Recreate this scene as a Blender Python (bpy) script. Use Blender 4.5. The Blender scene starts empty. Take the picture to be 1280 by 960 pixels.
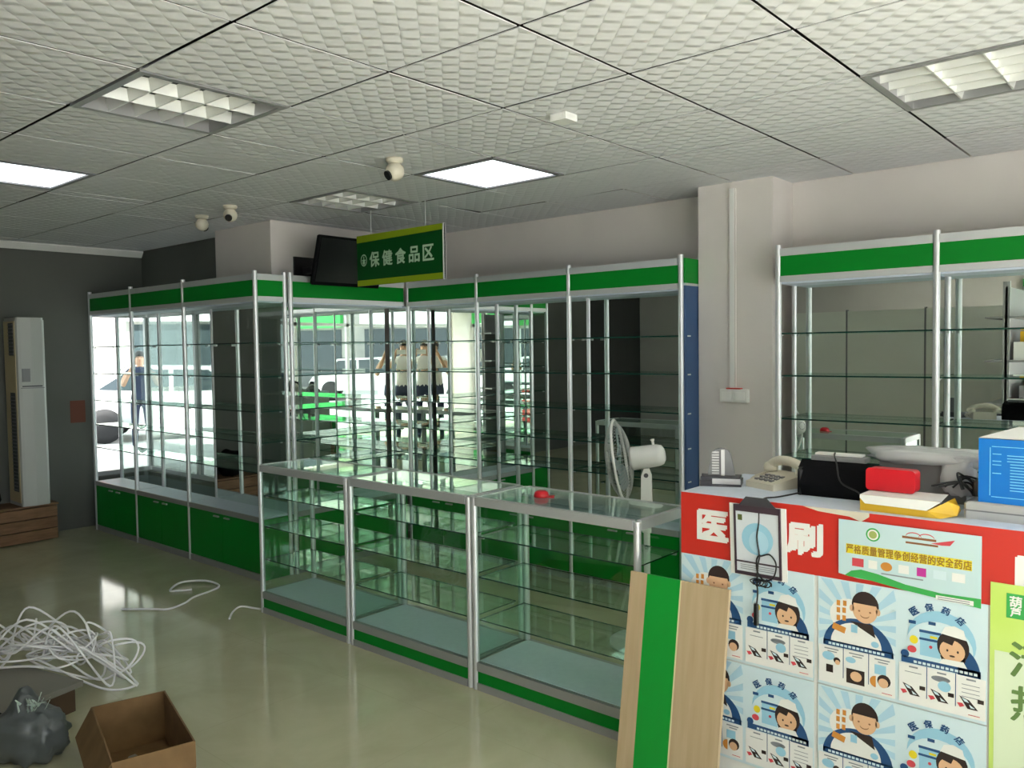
import bpy, bmesh, math, random
from mathutils import Matrix, Vector, Euler
random.seed(7)
PI = math.pi
sc = bpy.context.scene
C = sc.collection

# ------------------------------------------------------------------ camera
HC = 1.58
YAW, PITCH, ROLL, FPX = 0.715153, math.radians(90 - 2.50088), -0.0138266, 1025.9
cam_d = bpy.data.cameras.new('camera')
cam_d.sensor_width = 36.0
cam_d.lens = FPX * 36.0 / 1280.0
cam_d.clip_start = 0.02
cam_d.clip_end = 200
cam = bpy.data.objects.new('camera', cam_d)
C.objects.link(cam)
cam.matrix_world = Matrix.Translation((0, 0, HC)) @ Matrix.Rotation(YAW, 4, 'Z') @ Matrix.Rotation(PITCH, 4, 'X') @ Matrix.Rotation(ROLL, 4, 'Z')
sc.camera = cam

# ------------------------------------------------------------------ world, exposure
SKY = 4.0
EXPOSURE = 0.22
w = bpy.data.worlds.new('overcast_sky')
sc.world = w
w.use_nodes = True
wn = w.node_tree
bg = wn.nodes['Background']
bg.inputs['Color'].default_value = (0.86, 0.95, 1.0, 1)
bg.inputs['Strength'].default_value = SKY
sc.view_settings.view_transform = 'Standard'
sc.view_settings.look = 'None'
sc.view_settings.gamma = 1.0
sc.view_settings.exposure = EXPOSURE
sc.view_settings.use_curve_mapping = False
cy = sc.cycles
cy.max_bounces = 16
cy.diffuse_bounces = 5
cy.glossy_bounces = 8
cy.transmission_bounces = 8
cy.transparent_max_bounces = 48
cy.use_denoising = True
cy.blur_glossy = 0.6
cy.sample_clamp_indirect = 8.0

sun_d = bpy.data.lights.new('sun', 'SUN')
sun_d.energy = 36.0
sun_d.angle = math.radians(2)
sun_d.color = (1.0, 0.98, 0.95)
sun = bpy.data.objects.new('sun', sun_d)
C.objects.link(sun)
sun.rotation_euler = Vector((-0.75, 0.22, -1.0)).to_track_quat('-Z', 'Y').to_euler()

def portal(name, loc, rot, sx, sy):
    l = bpy.data.lights.new(name, 'AREA')
    l.shape = 'RECTANGLE'
    l.size = sx
    l.size_y = sy
    l.cycles.is_portal = True
    o = bpy.data.objects.new(name, l)
    C.objects.link(o)
    o.location = loc
    o.rotation_euler = rot
    return o
portal('storefront_daylight_portal', (0.9, -3.22, 1.2), (PI / 2, 0, 0), 3.0, 2.4)
portal('side_storefront_daylight_portal', (2.52, 0.3, 1.2), (PI / 2, 0, PI / 2), 6.0, 2.4)
portal('stand_in_window_portal', (-7.0, 3.82, 1.2), (-PI / 2, 0, 0), 1.7, 1.55)  # sky sampling through the added stand-in window

# ------------------------------------------------------------------ materials
def mat(name, col, rough=0.5, metal=0.0, spec=0.5, emit=None, es=0.0, coat=0.0):
    m = bpy.data.materials.new(name)
    m.use_nodes = True
    b = m.node_tree.nodes['Principled BSDF']
    b.inputs['Base Color'].default_value = (*col, 1)
    b.inputs['Roughness'].default_value = rough
    b.inputs['Metallic'].default_value = metal
    b.inputs['Specular IOR Level'].default_value = spec
    b.inputs['Coat Weight'].default_value = coat
    if emit:
        b.inputs['Emission Color'].default_value = (*emit, 1)
        b.inputs['Emission Strength'].default_value = es
    return m

def vary(m, c1, c2, scale, detail=4.0, bump=0.0, bscale=None, stretch=None, dist=0.002):
    """noise colour variation between two colours, optional bump"""
    nt = m.node_tree
    b = nt.nodes['Principled BSDF']
    tc = nt.nodes.new('ShaderNodeTexCoord')
    mp = nt.nodes.new('ShaderNodeMapping')
    if stretch:
        mp.inputs['Scale'].default_value = stretch
    nt.links.new(tc.outputs['Object'], mp.inputs['Vector'])
    n = nt.nodes.new('ShaderNodeTexNoise')
    n.inputs['Scale'].default_value = scale
    n.inputs['Detail'].default_value = detail
    nt.links.new(mp.outputs['Vector'], n.inputs['Vector'])
    r = nt.nodes.new('ShaderNodeValToRGB')
    r.color_ramp.elements[0].color = (*c1, 1)
    r.color_ramp.elements[0].position = 0.3
    r.color_ramp.elements[1].color = (*c2, 1)
    r.color_ramp.elements[1].position = 0.7
    nt.links.new(n.outputs['Fac'], r.inputs['Fac'])
    nt.links.new(r.outputs['Color'], b.inputs['Base Color'])
    if bump:
        n2 = nt.nodes.new('ShaderNodeTexNoise')
        n2.inputs['Scale'].default_value = bscale or scale
        n2.inputs['Detail'].default_value = 3
        nt.links.new(mp.outputs['Vector'], n2.inputs['Vector'])
        bp = nt.nodes.new('ShaderNodeBump')
        bp.inputs['Strength'].default_value = bump
        bp.inputs['Distance'].default_value = dist
        nt.links.new(n2.outputs['Fac'], bp.inputs['Height'])
        nt.links.new(bp.outputs['Normal'], b.inputs['Normal'])
    return m

def thin_glass(name, tint, ior=1.5, extra=0.0):
    m = bpy.data.materials.new(name)
    m.use_nodes = True
    nt = m.node_tree
    nt.nodes.clear()
    out = nt.nodes.new('ShaderNodeOutputMaterial')
    mx = nt.nodes.new('ShaderNodeMixShader')
    tr = nt.nodes.new('ShaderNodeBsdfTransparent')
    tr.inputs['Color'].default_value = (*tint, 1)
    gl = nt.nodes.new('ShaderNodeBsdfGlossy')
    gl.inputs['Roughness'].default_value = 0.0
    gl.inputs['Color'].default_value = (0.9, 1.0, 0.95, 1)
    lw = nt.nodes.new('ShaderNodeLayerWeight')
    lw.inputs['Blend'].default_value = 0.5
    pw = nt.nodes.new('ShaderNodeMath')
    pw.operation = 'POWER'
    pw.inputs[1].default_value = 5.0
    nt.links.new(lw.outputs['Facing'], pw.inputs[0])
    fr = nt.nodes.new('ShaderNodeMath')
    fr.operation = 'MULTIPLY_ADD'
    fr.inputs[1].default_value = 0.95
    fr.inputs[2].default_value = 0.04
    nt.links.new(pw.outputs[0], fr.inputs[0])
    nt.links.new(fr.outputs[0], mx.inputs['Fac'])
    nt.links.new(tr.outputs['BSDF'], mx.inputs[1])
    nt.links.new(gl.outputs['BSDF'], mx.inputs[2])
    nt.links.new(mx.outputs['Shader'], out.inputs['Surface'])
    return m

M = {}
M['wall'] = vary(mat('painted_wall', (0.64, 0.6, 0.57), 0.85), (0.6, 0.56, 0.54), (0.67, 0.63, 0.6), 1.6, 5, 0.15, 60)
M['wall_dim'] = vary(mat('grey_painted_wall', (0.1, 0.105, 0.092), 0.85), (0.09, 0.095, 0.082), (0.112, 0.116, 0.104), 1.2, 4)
M['white_trim'] = mat('white_trim', (0.7, 0.7, 0.68), 0.5)
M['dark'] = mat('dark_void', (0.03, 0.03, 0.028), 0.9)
M['alu'] = mat('brushed_aluminium', (0.66, 0.67, 0.69), 0.38, 0.55)
M['alu_dark'] = mat('grey_aluminium', (0.38, 0.38, 0.39), 0.42, 0.45)
M['green'] = mat('green_laminate', (0.0, 0.21, 0.018), 0.4, spec=0.2)
M['lime'] = mat('lime_print', (0.24, 0.34, 0.01), 0.5, spec=0.2)
M['deck'] = vary(mat('grey_white_board', (0.62, 0.68, 0.8), 0.5), (0.6, 0.66, 0.78), (0.65, 0.71, 0.83), 40, 3)
M['blue_panel'] = mat('blue_board', (0.035, 0.085, 0.2), 0.5)
M['glass'] = thin_glass('clear_glass', (0.935, 0.985, 0.957))
M['tinted_glass'] = thin_glass('stand_in_window_glass', (0.6, 0.63, 0.62))  # tint added to cut the light through the stand-in window
M['shelf_glass'] = thin_glass('shelf_glass', (0.86, 0.95, 0.9))
M['edge'] = mat('green_glass_edge', (0.006, 0.05, 0.035), 0.15)
M['edge_light'] = mat('pale_glass_edge', (0.25, 0.42, 0.36), 0.2)
M['mirror'] = mat('mirror_silvering', (0.78, 0.84, 0.8), 0.0, 1.0)
M['white'] = mat('white_plastic', (0.72, 0.72, 0.7), 0.4)
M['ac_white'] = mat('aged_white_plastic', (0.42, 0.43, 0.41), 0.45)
M['offwhite'] = mat('ivory_plastic', (0.62, 0.58, 0.48), 0.45)
M['cream'] = mat('cream_plastic', (0.6, 0.5, 0.3), 0.5)
M['black'] = mat('black_plastic', (0.008, 0.008, 0.009), 0.35)
M['blackmatte'] = mat('black_fabric', (0.005, 0.005, 0.006), 0.85, spec=0.1)
M['grey'] = mat('grey_plastic', (0.2, 0.2, 0.21), 0.45)
M['darkgrey'] = mat('dark_grey_plastic', (0.05, 0.05, 0.06), 0.4)
M['silver'] = mat('silver_plastic', (0.5, 0.5, 0.5), 0.3, 0.5)
M['red'] = mat('red_print', (0.58, 0.03, 0.02), 0.3)
M['red_gloss'] = mat('red_plastic', (0.62, 0.01, 0.02), 0.3)
M['paper'] = mat('white_paper', (0.78, 0.78, 0.76), 0.7)
M['pale_blue'] = mat('pale_blue_print', (0.6, 0.74, 0.8), 0.6)
M['sky_blue'] = mat('light_blue_print', (0.3, 0.56, 0.72), 0.6)
M['ray_blue'] = mat('ray_blue_print', (0.4, 0.62, 0.76), 0.6)
M['navy'] = mat('navy_print', (0.012, 0.07, 0.2), 0.6)
M['skin_print'] = mat('peach_print', (0.72, 0.44, 0.26), 0.6)
M['hair_print'] = mat('dark_brown_print', (0.025, 0.012, 0.01), 0.6)
M['orange_print'] = mat('orange_print', (0.62, 0.25, 0.04), 0.6)
M['yellow_print'] = mat('yellow_print', (0.75, 0.62, 0.02), 0.6)
M['red_mark'] = mat('crimson_print', (0.6, 0.06, 0.08), 0.6)
M['grey_print'] = mat('grey_print', (0.25, 0.27, 0.3), 0.6)
M['magenta_print'] = mat('magenta_print', (0.5, 0.03, 0.3), 0.6)
M['brown_print'] = mat('brown_print', (0.25, 0.1, 0.04), 0.6)
M['leaf_print'] = mat('leaf_green_print', (0.04, 0.38, 0.08), 0.6)
M['sign_green'] = mat('sign_green_print', (0.0, 0.06, 0.008), 0.5, spec=0.2)
M['sign_text'] = mat('pale_green_print', (0.42, 0.6, 0.42), 0.6)
M['lime_paper'] = vary(mat('lime_gradient_paper', (0.5, 0.7, 0.1), 0.6), (0.5, 0.7, 0.12), (0.6, 0.75, 0.25), 3, 2)
M['pink'] = mat('glare_red_print', (0.62, 0.2, 0.15), 0.55)  # unused; red lightened as if by window glare
M['wood_pale'] = vary(mat('pale_wood_laminate', (0.5, 0.37, 0.22), 0.5), (0.46, 0.34, 0.2), (0.53, 0.4, 0.25), 6, 6, stretch=(8, 8, 0.6))
M['board_green'] = mat('green_stripe_laminate', (0.0, 0.3, 0.03), 0.45)
M['wood_box'] = vary(mat('brown_wood', (0.2, 0.1, 0.045), 0.6), (0.15, 0.075, 0.03), (0.24, 0.125, 0.06), 8, 5, stretch=(1, 1, 8))
M['card'] = vary(mat('cardboard', (0.17, 0.095, 0.034), 0.8), (0.145, 0.08, 0.027), (0.195, 0.11, 0.042), 14, 4)
M['card_dark'] = mat('dark_cardboard', (0.09, 0.055, 0.03), 0.85)
M['cord'] = mat('white_cord_rubber', (0.78, 0.76, 0.76), 0.5)
M['poly'] = mat('grey_poly_bag', (0.17, 0.19, 0.19), 0.3)
M['poly'].node_tree.nodes['Principled BSDF'].inputs['Transmission Weight'].default_value = 0.5
M['poly_clear'] = mat('clear_poly_bag', (0.75, 0.76, 0.78), 0.25)
M['poly_clear'].node_tree.nodes['Principled BSDF'].inputs['Transmission Weight'].default_value = 0.35
M['yellow'] = mat('yellow_card', (0.66, 0.4, 0.02), 0.45)
M['blue_card'] = mat('blue_card', (0.0, 0.17, 0.6), 0.4)
M['cyan_line'] = mat('cyan_print', (0.2, 0.62, 0.9), 0.5)
M['lamp'] = mat('lit_diffuser', (0.9, 0.9, 0.9), 0.5, emit=(0.88, 0.95, 1.0), es=1.8)
M['tube'] = mat('unlit_tube', (0.75, 0.77, 0.78), 0.3)
M['louvre'] = mat('louvre_white_metal', (0.75, 0.76, 0.74), 0.3, 0.25)
M['reflector'] = mat('lamp_reflector', (0.45, 0.47, 0.46), 0.25, 0.6)
M['skin'] = mat('skin', (0.48, 0.28, 0.19), 0.55)
M['shirt'] = mat('white_cotton', (0.62, 0.62, 0.62), 0.85)
M['jeans'] = mat('navy_denim', (0.02, 0.03, 0.07), 0.85)
M['hair'] = mat('black_hair', (0.01, 0.009, 0.008), 0.5)
M['car'] = mat('white_car_paint', (0.55, 0.55, 0.55), 0.25, coat=0.5)
M['carglass'] = mat('dark_car_glass', (0.03, 0.04, 0.045), 0.05)
M['tyre'] = mat('tyre_rubber', (0.015, 0.015, 0.015), 0.8)
M['concrete'] = vary(mat('pale_concrete', (0.45, 0.45, 0.43), 0.85), (0.4, 0.4, 0.38), (0.5, 0.5, 0.48), 1.2, 5)
M['facade'] = vary(mat('facade_render', (0.24, 0.24, 0.22), 0.8), (0.2, 0.2, 0.19), (0.28, 0.275, 0.255), 0.8, 4)
M['foliage'] = vary(mat('foliage', (0.05, 0.14, 0.03), 0.7), (0.03, 0.09, 0.02), (0.09, 0.2, 0.05), 6, 3)
M['partition'] = vary(mat('partition_board', (0.72, 0.73, 0.66), 0.7), (0.7, 0.71, 0.64), (0.75, 0.75, 0.68), 1.5, 3)

# polished floor tiles
def floor_material():
    m = mat('polished_tile', (0.3, 0.3, 0.2), 0.085, spec=0.6)
    nt = m.node_tree
    b = nt.nodes['Principled BSDF']
    tc = nt.nodes.new('ShaderNodeTexCoord')
    n = nt.nodes.new('ShaderNodeTexNoise')
    n.inputs['Scale'].default_value = 2.2
    n.inputs['Detail'].default_value = 8
    n.inputs['Roughness'].default_value = 0.62
    n.inputs['Distortion'].default_value = 0.7
    nt.links.new(tc.outputs['Object'], n.inputs['Vector'])
    r = nt.nodes.new('ShaderNodeValToRGB')
    r.color_ramp.elements[0].position = 0.3
    r.color_ramp.elements[0].color = (0.42, 0.41, 0.27, 1)
    r.color_ramp.elements[1].position = 0.72
    r.color_ramp.elements[1].color = (0.53, 0.51, 0.35, 1)
    nt.links.new(n.outputs['Fac'], r.inputs['Fac'])
    br = nt.nodes.new('ShaderNodeTexBrick')
    br.offset = 0.0
    br.inputs['Scale'].default_value = 1.0
    br.inputs['Brick Width'].default_value = 0.8
    br.inputs['Row Height'].default_value = 0.8
    br.inputs['Mortar Size'].default_value = 0.0016
    br.inputs['Mortar'].default_value = (0.42, 0.41, 0.275, 1)
    nt.links.new(tc.outputs['Object'], br.inputs['Vector'])
    nt.links.new(r.outputs['Color'], br.inputs['Color1'])
    nt.links.new(r.outputs['Color'], br.inputs['Color2'])
    nt.links.new(br.outputs['Color'], b.inputs['Base Color'])
    return m
M['floor'] = floor_material()

def tile_material():
    """embossed gypsum ceiling tile: scalloped ripples as bump"""
    m = mat('embossed_ceiling_tile', (0.685, 0.69, 0.72), 0.55)
    nt = m.node_tree
    b = nt.nodes['Principled BSDF']
    tc = nt.nodes.new('ShaderNodeTexCoord')
    sp = nt.nodes.new('ShaderNodeSeparateXYZ')
    nt.links.new(tc.outputs['Object'], sp.inputs['Vector'])
    def mth(op, a, bb=None):
        n = nt.nodes.new('ShaderNodeMath')
        n.operation = op
        for i, v in enumerate((a, bb)):
            if v is None:
                continue
            if isinstance(v, (int, float)):
                n.inputs[i].default_value = v
            else:
                nt.links.new(v, n.inputs[i])
        return n.outputs[0]
    x, y = sp.outputs['X'], sp.outputs['Y']
    da = mth('MULTIPLY', mth('ADD', x, y), 0.70711)
    db = mth('MULTIPLY', mth('SUBTRACT', x, y), 0.70711)
    ca = mth('DIVIDE', da, 0.06)
    par = mth('MULTIPLY', mth('MODULO', mth('ADD', mth('FLOOR', ca), 100.0), 2.0), 0.5)
    u = mth('MULTIPLY', mth('ADD', mth('DIVIDE', db, 0.075), par), 2 * PI)
    rip = mth('ADD', mth('SINE', u), mth('MULTIPLY', mth('SINE', mth('MULTIPLY', u, 2.0)), 0.35))
    env = mth('POWER', mth('ABSOLUTE', mth('SINE', mth('MULTIPLY', ca, PI))), 0.6)
    hgt = mth('ADD', mth('MULTIPLY', mth('MULTIPLY', rip, env), 0.5), mth('MULTIPLY', env, 0.6))
    bp = nt.nodes.new('ShaderNodeBump')
    bp.inputs['Strength'].default_value = 0.6
    bp.inputs['Distance'].default_value = 0.006
    nt.links.new(hgt, bp.inputs['Height'])
    nt.links.new(bp.outputs['Normal'], b.inputs['Normal'])
    return m
M['tile'] = tile_material()

# ------------------------------------------------------------------ mesh helpers
class MB:
    def __init__(s):
        s.v, s.f, s.m, s.sm = [], [], [], []
    def add(s, vs, fs, mi=0, smooth=False):
        o = len(s.v)
        s.v += [tuple(p) for p in vs]
        for k, f in enumerate(fs):
            s.f.append([o + i for i in f])
            s.m.append(mi[k] if isinstance(mi, (list, tuple)) else mi)
            s.sm.append(smooth)
        return s
    def box(s, x0, y0, z0, x1, y1, z1, mi=0):
        vs = [(x0, y0, z0), (x1, y0, z0), (x1, y1, z0), (x0, y1, z0), (x0, y0, z1), (x1, y0, z1), (x1, y1, z1), (x0, y1, z1)]
        fs = [(0, 3, 2, 1), (4, 5, 6, 7), (0, 1, 5, 4), (1, 2, 6, 5), (2, 3, 7, 6), (3, 0, 4, 7)]
        return s.add(vs, fs, mi)
    def bbox(s, x0, y0, z0, x1, y1, z1, b=0.006, mi=0):
        """box with chamfered vertical edges and top edge"""
        def ring(i, z):
            return [(x0 + i + b, y0 + i, z), (x1 - i - b, y0 + i, z), (x1 - i, y0 + i + b, z), (x1 - i, y1 - i - b, z),
                    (x1 - i - b, y1 - i, z), (x0 + i + b, y1 - i, z), (x0 + i, y1 - i - b, z), (x0 + i, y0 + i + b, z)]
        vs = ring(0, z0) + ring(0, z1 - b) + ring(b * 0.9, z1)
        fs = [tuple(reversed(range(8)))]
        for k in range(2):
            for i in range(8):
                j = (i + 1) % 8
                fs.append((k * 8 + i, k * 8 + j, k * 8 + 8 + j, k * 8 + 8 + i))
        fs.append(tuple(range(16, 24)))
        return s.add(vs, fs, mi)
    def pane(s, x0, y0, z0, x1, y1, z1, face=0, edge=1):
        d = (x1 - x0, y1 - y0, z1 - z0)
        ax = d.index(min(d))
        ns = [2, 2, 1, 0, 1, 0]
        return s.box(x0, y0, z0, x1, y1, z1, [face if n == ax else edge for n in ns])
    def cyl(s, p0, p1, r, n=12, r2=None, mi=0, caps=True, smooth=True):
        p0, p1 = Vector(p0), Vector(p1)
        r2 = r if r2 is None else r2
        d = (p1 - p0).normalized()
        a = d.orthogonal().normalized()
        b = d.cross(a)
        vs = []
        for p, rr in ((p0, r), (p1, r2)):
            for i in range(n):
                t = 2 * PI * i / n
                vs.append(p + a * math.cos(t) * rr + b * math.sin(t) * rr)
        s.add(vs, [(i, (i + 1) % n, n + (i + 1) % n, n + i) for i in range(n)], mi, smooth)
        if caps:
            s.add(vs[:n], [tuple(reversed(range(n)))], mi)
            s.add(vs[n:], [tuple(range(n))], mi)
        return s
    def lathe(s, prof, c=(0, 0, 0), axis='Z', n=20, mi=0, smooth=True):
        """prof: list of (r, h) along axis"""
        vs = []
        for r, h in prof:
            for i in range(n):
                t = 2 * PI * i / n
                a, b = r * math.cos(t), r * math.sin(t)
                p = (a, b, h) if axis == 'Z' else ((h, a, b) if axis == 'X' else (b, h, a))
                vs.append((p[0] + c[0], p[1] + c[1], p[2] + c[2]))
        fs = []
        for k in range(len(prof) - 1):
            for i in range(n):
                j = (i + 1) % n
                fs.append((k * n + i, k * n + j, (k + 1) * n + j, (k + 1) * n + i))
        s.add(vs, fs, mi, smooth)
        return s
    def tube(s, pts, r, n=6, mi=0, closed=False):
        pts = [Vector(p) for p in pts]
        k = len(pts)
        vs = []
        a = None
        for i, p in enumerate(pts):
            if closed:
                d = pts[(i + 1) % k] - pts[i - 1]
            else:
                d = pts[min(i + 1, k - 1)] - pts[max(i - 1, 0)]
            if d.length < 1e-9:
                d = Vector((1, 0, 0))
            d.normalize()
            if a is None:
                a = d.orthogonal().normalized()
            else:
                a = (a - d * a.dot(d))
                if a.length < 1e-6:
                    a = d.orthogonal()
                a.normalize()
            b = d.cross(a)
            for j in range(n):
                t = 2 * PI * j / n
                vs.append(p + a * math.cos(t) * r + b * math.sin(t) * r)
        fs = []
        for i in range(k if closed else k - 1):
            o1, o2 = i * n, ((i + 1) % k) * n
            for j in range(n):
                fs.append((o1 + j, o1 + (j + 1) % n, o2 + (j + 1) % n, o2 + j))
        s.add(vs, fs, mi, True)
        if not closed:
            s.add(vs[:n], [tuple(reversed(range(n)))], mi)
            s.add(vs[-n:], [tuple(range(n))], mi)
        return s
    def prism(s, pts, h, mi=0, axis='Z', base=0.0):
        """extrude polygon pts(2D) by h from base along axis"""
        n = len(pts)
        def P(a, b, c):
            return (a, b, c) if axis == 'Z' else ((c, a, b) if axis == 'X' else (a, c, b))
        vs = [P(a, b, base) for a, b in pts] + [P(a, b, base + h) for a, b in pts]
        fs = [tuple(reversed(range(n))), tuple(range(n, 2 * n))]
        fs += [(i, (i + 1) % n, n + (i + 1) % n, n + i) for i in range(n)]
        return s.add(vs, fs, mi)
    def build(s, name, mats, parent=None, loc=None, rot=None):
        me = bpy.data.meshes.new(name)
        me.from_pydata(s.v, [], s.f)
        mats = mats if isinstance(mats, (list, tuple)) else [mats]
        for m in mats:
            me.materials.append(M[m] if isinstance(m, str) else m)
        me.polygons.foreach_set('material_index', s.m)
        me.polygons.foreach_set('use_smooth', s.sm)
        bm = bmesh.new()
        bm.from_mesh(me)
        bmesh.ops.recalc_face_normals(bm, faces=bm.faces)
        bm.to_mesh(me)
        bm.free()
        me.update()
        o = bpy.data.objects.new(name, me)
        C.objects.link(o)
        if parent is not None:
            o.parent = parent
        if loc:
            o.location = loc
        if rot:
            o.rotation_euler = rot
        return o

def thing(name, label, cat, loc=(0, 0, 0), rz=0.0, group=None, rot=None):
    o = bpy.data.objects.new(name, None)
    C.objects.link(o)
    o.location = loc
    o.rotation_euler = rot if rot else (0, 0, rz)
    o.empty_display_size = 0.1
    return tag(o, label, cat, group)

def tag(o, label, cat, group=None):
    o['label'] = label
    o['category'] = cat
    if group:
        o['group'] = group
    return o

def struct(o, label=None, cat=None):
    o['kind'] = 'structure'
    if label:
        o['label'] = label
        o['category'] = cat or 'wall'
    return o

def text_mesh(s):
    """vertices (x right, z up) and faces of text in unit em size, flat in XZ plane facing -Y"""
    c = bpy.data.curves.new('txt', 'FONT')
    c.body = s
    c.resolution_u = 2
    o = bpy.data.objects.new('txt', c)
    C.objects.link(o)
    dg = bpy.context.evaluated_depsgraph_get()
    me = bpy.data.meshes.new_from_object(o.evaluated_get(dg))
    vs = [(v.co.x, v.co.y) for v in me.vertices]
    fs = [tuple(p.vertices) for p in me.polygons]
    bpy.data.objects.remove(o)
    bpy.data.curves.remove(c)
    bpy.data.meshes.remove(me)
    return vs, fs

def add_text(mb, s, cx, cz, w=None, h=None, y=0.0, mi=0, rot=0.0, bold=0.0):
    """centre text at (cx,cz) in the XZ plane; fit width w and/or height h"""
    vs, fs = text_mesh(s)
    if not vs:
        return
    x0, x1 = min(v[0] for v in vs), max(v[0] for v in vs)
    z0, z1 = min(v[1] for v in vs), max(v[1] for v in vs)
    sx = w / (x1 - x0) if w else None
    sz = h / (z1 - z0) if h else None
    sx = sx or sz
    sz = sz or sx
    co, si = math.cos(rot), math.sin(rot)
    offs = [(0, 0)]
    if bold:
        offs = [(-bold, 0), (bold, 0), (0, bold), (0, -bold), (bold, bold), (-bold, -bold)]
    for k, (ox, oz) in enumerate(offs):
        out = []
        for a, b in vs:
            a2, b2 = (a - (x0 + x1) / 2) * sx + ox, (b - (z0 + z1) / 2) * sz + oz
            out.append((cx + a2 * co - b2 * si, y - k * 0.00004, cz + a2 * si + b2 * co))
        mb.add(out, fs, mi)

def ell(cx, cz, rx, rz, n=20, a0=0.0, a1=2 * PI):
    full = abs(a1 - a0 - 2 * PI) < 1e-6
    return [(cx + rx * math.cos(a0 + (a1 - a0) * i / (n if full else n - 1)), cz + rz * math.sin(a0 + (a1 - a0) * i / (n if full else n - 1))) for i in range(n)]

def flat(mb, pts, y, mi=0):
    mb.add([(a, y, b) for a, b in pts], [tuple(range(len(pts)))], mi)

def rect(x0, z0, x1, z1):
    return [(x0, z0), (x1, z0), (x1, z1), (x0, z1)]

# ------------------------------------------------------------------ room dimensions
H = 2.55
XL, XR, YF, YB = -7.85, 2.4, -3.2, 4.89
XS, YA = -5.34, 3.65         # step wall plane, left alcove wall plane

# ------------------------------------------------------------------ structure
b = MB()
b.box(XL - 0.2, YF - 0.0, -0.1, XR + 0.2, YB + 0.2, 0)
struct(b.build('floor', 'floor'), 'polished beige marble-look tiled shop floor', 'floor')

wl = MB()
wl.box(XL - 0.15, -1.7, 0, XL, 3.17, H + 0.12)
wl.box(XL - 0.15, 3.17, 0, XL, YA + 0.15, 0.44)  # wall cut away for the added corner window
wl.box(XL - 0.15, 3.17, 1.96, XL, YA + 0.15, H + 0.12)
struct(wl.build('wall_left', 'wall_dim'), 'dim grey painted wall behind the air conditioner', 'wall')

# left alcove wall with an added opening standing in for a mirror reflection
wx0, wx1, wz0, wz1 = -7.849, -6.15, 0.44, 1.96
b = MB()
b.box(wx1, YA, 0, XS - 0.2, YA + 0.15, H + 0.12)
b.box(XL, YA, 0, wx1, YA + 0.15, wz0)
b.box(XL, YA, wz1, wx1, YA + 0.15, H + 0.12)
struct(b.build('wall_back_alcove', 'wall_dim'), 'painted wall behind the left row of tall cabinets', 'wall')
b = MB()
b.box(-6.125, 3.45, 0, XS, YA, H + 0.12)
b.box(XS - 0.2, YA, 0, XS, YB + 0.15, H + 0.12)
struct(b.build('wall_step', 'wall'), 'protruding pillar and side wall between the two cabinet rows', 'wall')
b = MB()
b.box(XS, YB, 0, XR, YB + 0.15, H + 0.12)
struct(b.build('wall_back', 'wall'), 'off-white painted wall behind the long row of cabinets', 'wall')
b = MB()
b.box(-2.46, 4.6, 0, -1.985, YB, H + 0.12)
struct(b.build('wall_column', 'wall'), 'off-white square column between the tall cabinet rows', 'wall')
b = MB()
b.box(XR, 3.3, 0, XR + 0.15, YB + 0.15, H + 0.12)
b.box(XR, YF - 0.15, 0, XR + 0.15, -2.7, H + 0.12)
b.box(XR, -2.7, 2.4, XR + 0.15, 3.3, H + 0.12)
struct(b.build('wall_right', 'wall'), 'painted side wall beyond the right edge', 'wall')
b = MB()
b.box(XL, YF - 0.15, 0, -0.6, YF, H + 0.12)
b.box(-0.6, YF - 0.15, 2.4, XR, YF, H + 0.12)
struct(b.build('wall_front', 'wall'), 'street side wall around the open storefront', 'wall')
b = MB()
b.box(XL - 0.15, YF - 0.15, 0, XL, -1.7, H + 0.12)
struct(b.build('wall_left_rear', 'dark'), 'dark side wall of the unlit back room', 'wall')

# added window whose street view stands in for a bright mirror reflection
wf = MB()
for (a0, a1) in ((wx0 - 0.1, wx0 - 0.06), (wx1 - 0.04, wx1), (-6.99, -6.95)):
    wf.box(a0, YA + 0.04, wz0, a1, YA + 0.09, wz1)
for (c0, c1) in ((wz0, wz0 + 0.04), (wz1 - 0.04, wz1)):
    wf.box(wx0, YA + 0.04, c0, wx1, YA + 0.09, c1)
    wf.box(XL - 0.11, 3.17, c0, XL - 0.06, YA + 0.09, c1)
win = struct(wf.build('window_stand_in', 'alu_dark'), 'added window behind the leftmost cabinets standing in for a bright mirror reflection', 'window')
for a0, a1 in ((wx0 - 0.06, -6.99), (-6.95, wx1 - 0.04)):
    p = MB()
    p.pane(a0, YA + 0.06, wz0 + 0.04, a1, YA + 0.066, wz1 - 0.04)
    p.build('pane', ['tinted_glass', 'edge'], win)

# unseen canopy added to keep skylight out of the stand-in window
b = MB()
b.box(-12.5, YA + 0.15, 2.2, -5.6, YA + 3.6, 2.3)
b.box(-12.5, -1.7, 2.2, XL - 0.15, YA + 0.15, 2.3)
struct(b.build('trim_sky_blocker', 'concrete'), 'unseen concrete canopy added outside the stand-in window to block skylight', 'canopy')
# storefront posts
sf = MB()
sf.box(-0.6, YF - 0.1, 2.05, XR, YF - 0.04, 2.11)
sf.box(XR + 0.04, -2.7, 2.05, XR + 0.1, 3.3, 2.11)
sfo = struct(sf.build('trim_storefront', 'alu_dark'), 'aluminium frame of the open storefront', 'trim')
for x in (-0.6, 0.9, 2.3):
    p = MB(); p.box(x, YF - 0.1, 0, x + 0.06, YF - 0.04, 2.4); p.build('post', 'alu_dark', sfo)
for y in (-2.7, -1.2, 0.3, 1.8, 3.24):
    p = MB(); p.box(XR + 0.04, y, 0, XR + 0.1, y + 0.06, 2.4); p.build('post', 'alu_dark', sfo)

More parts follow.
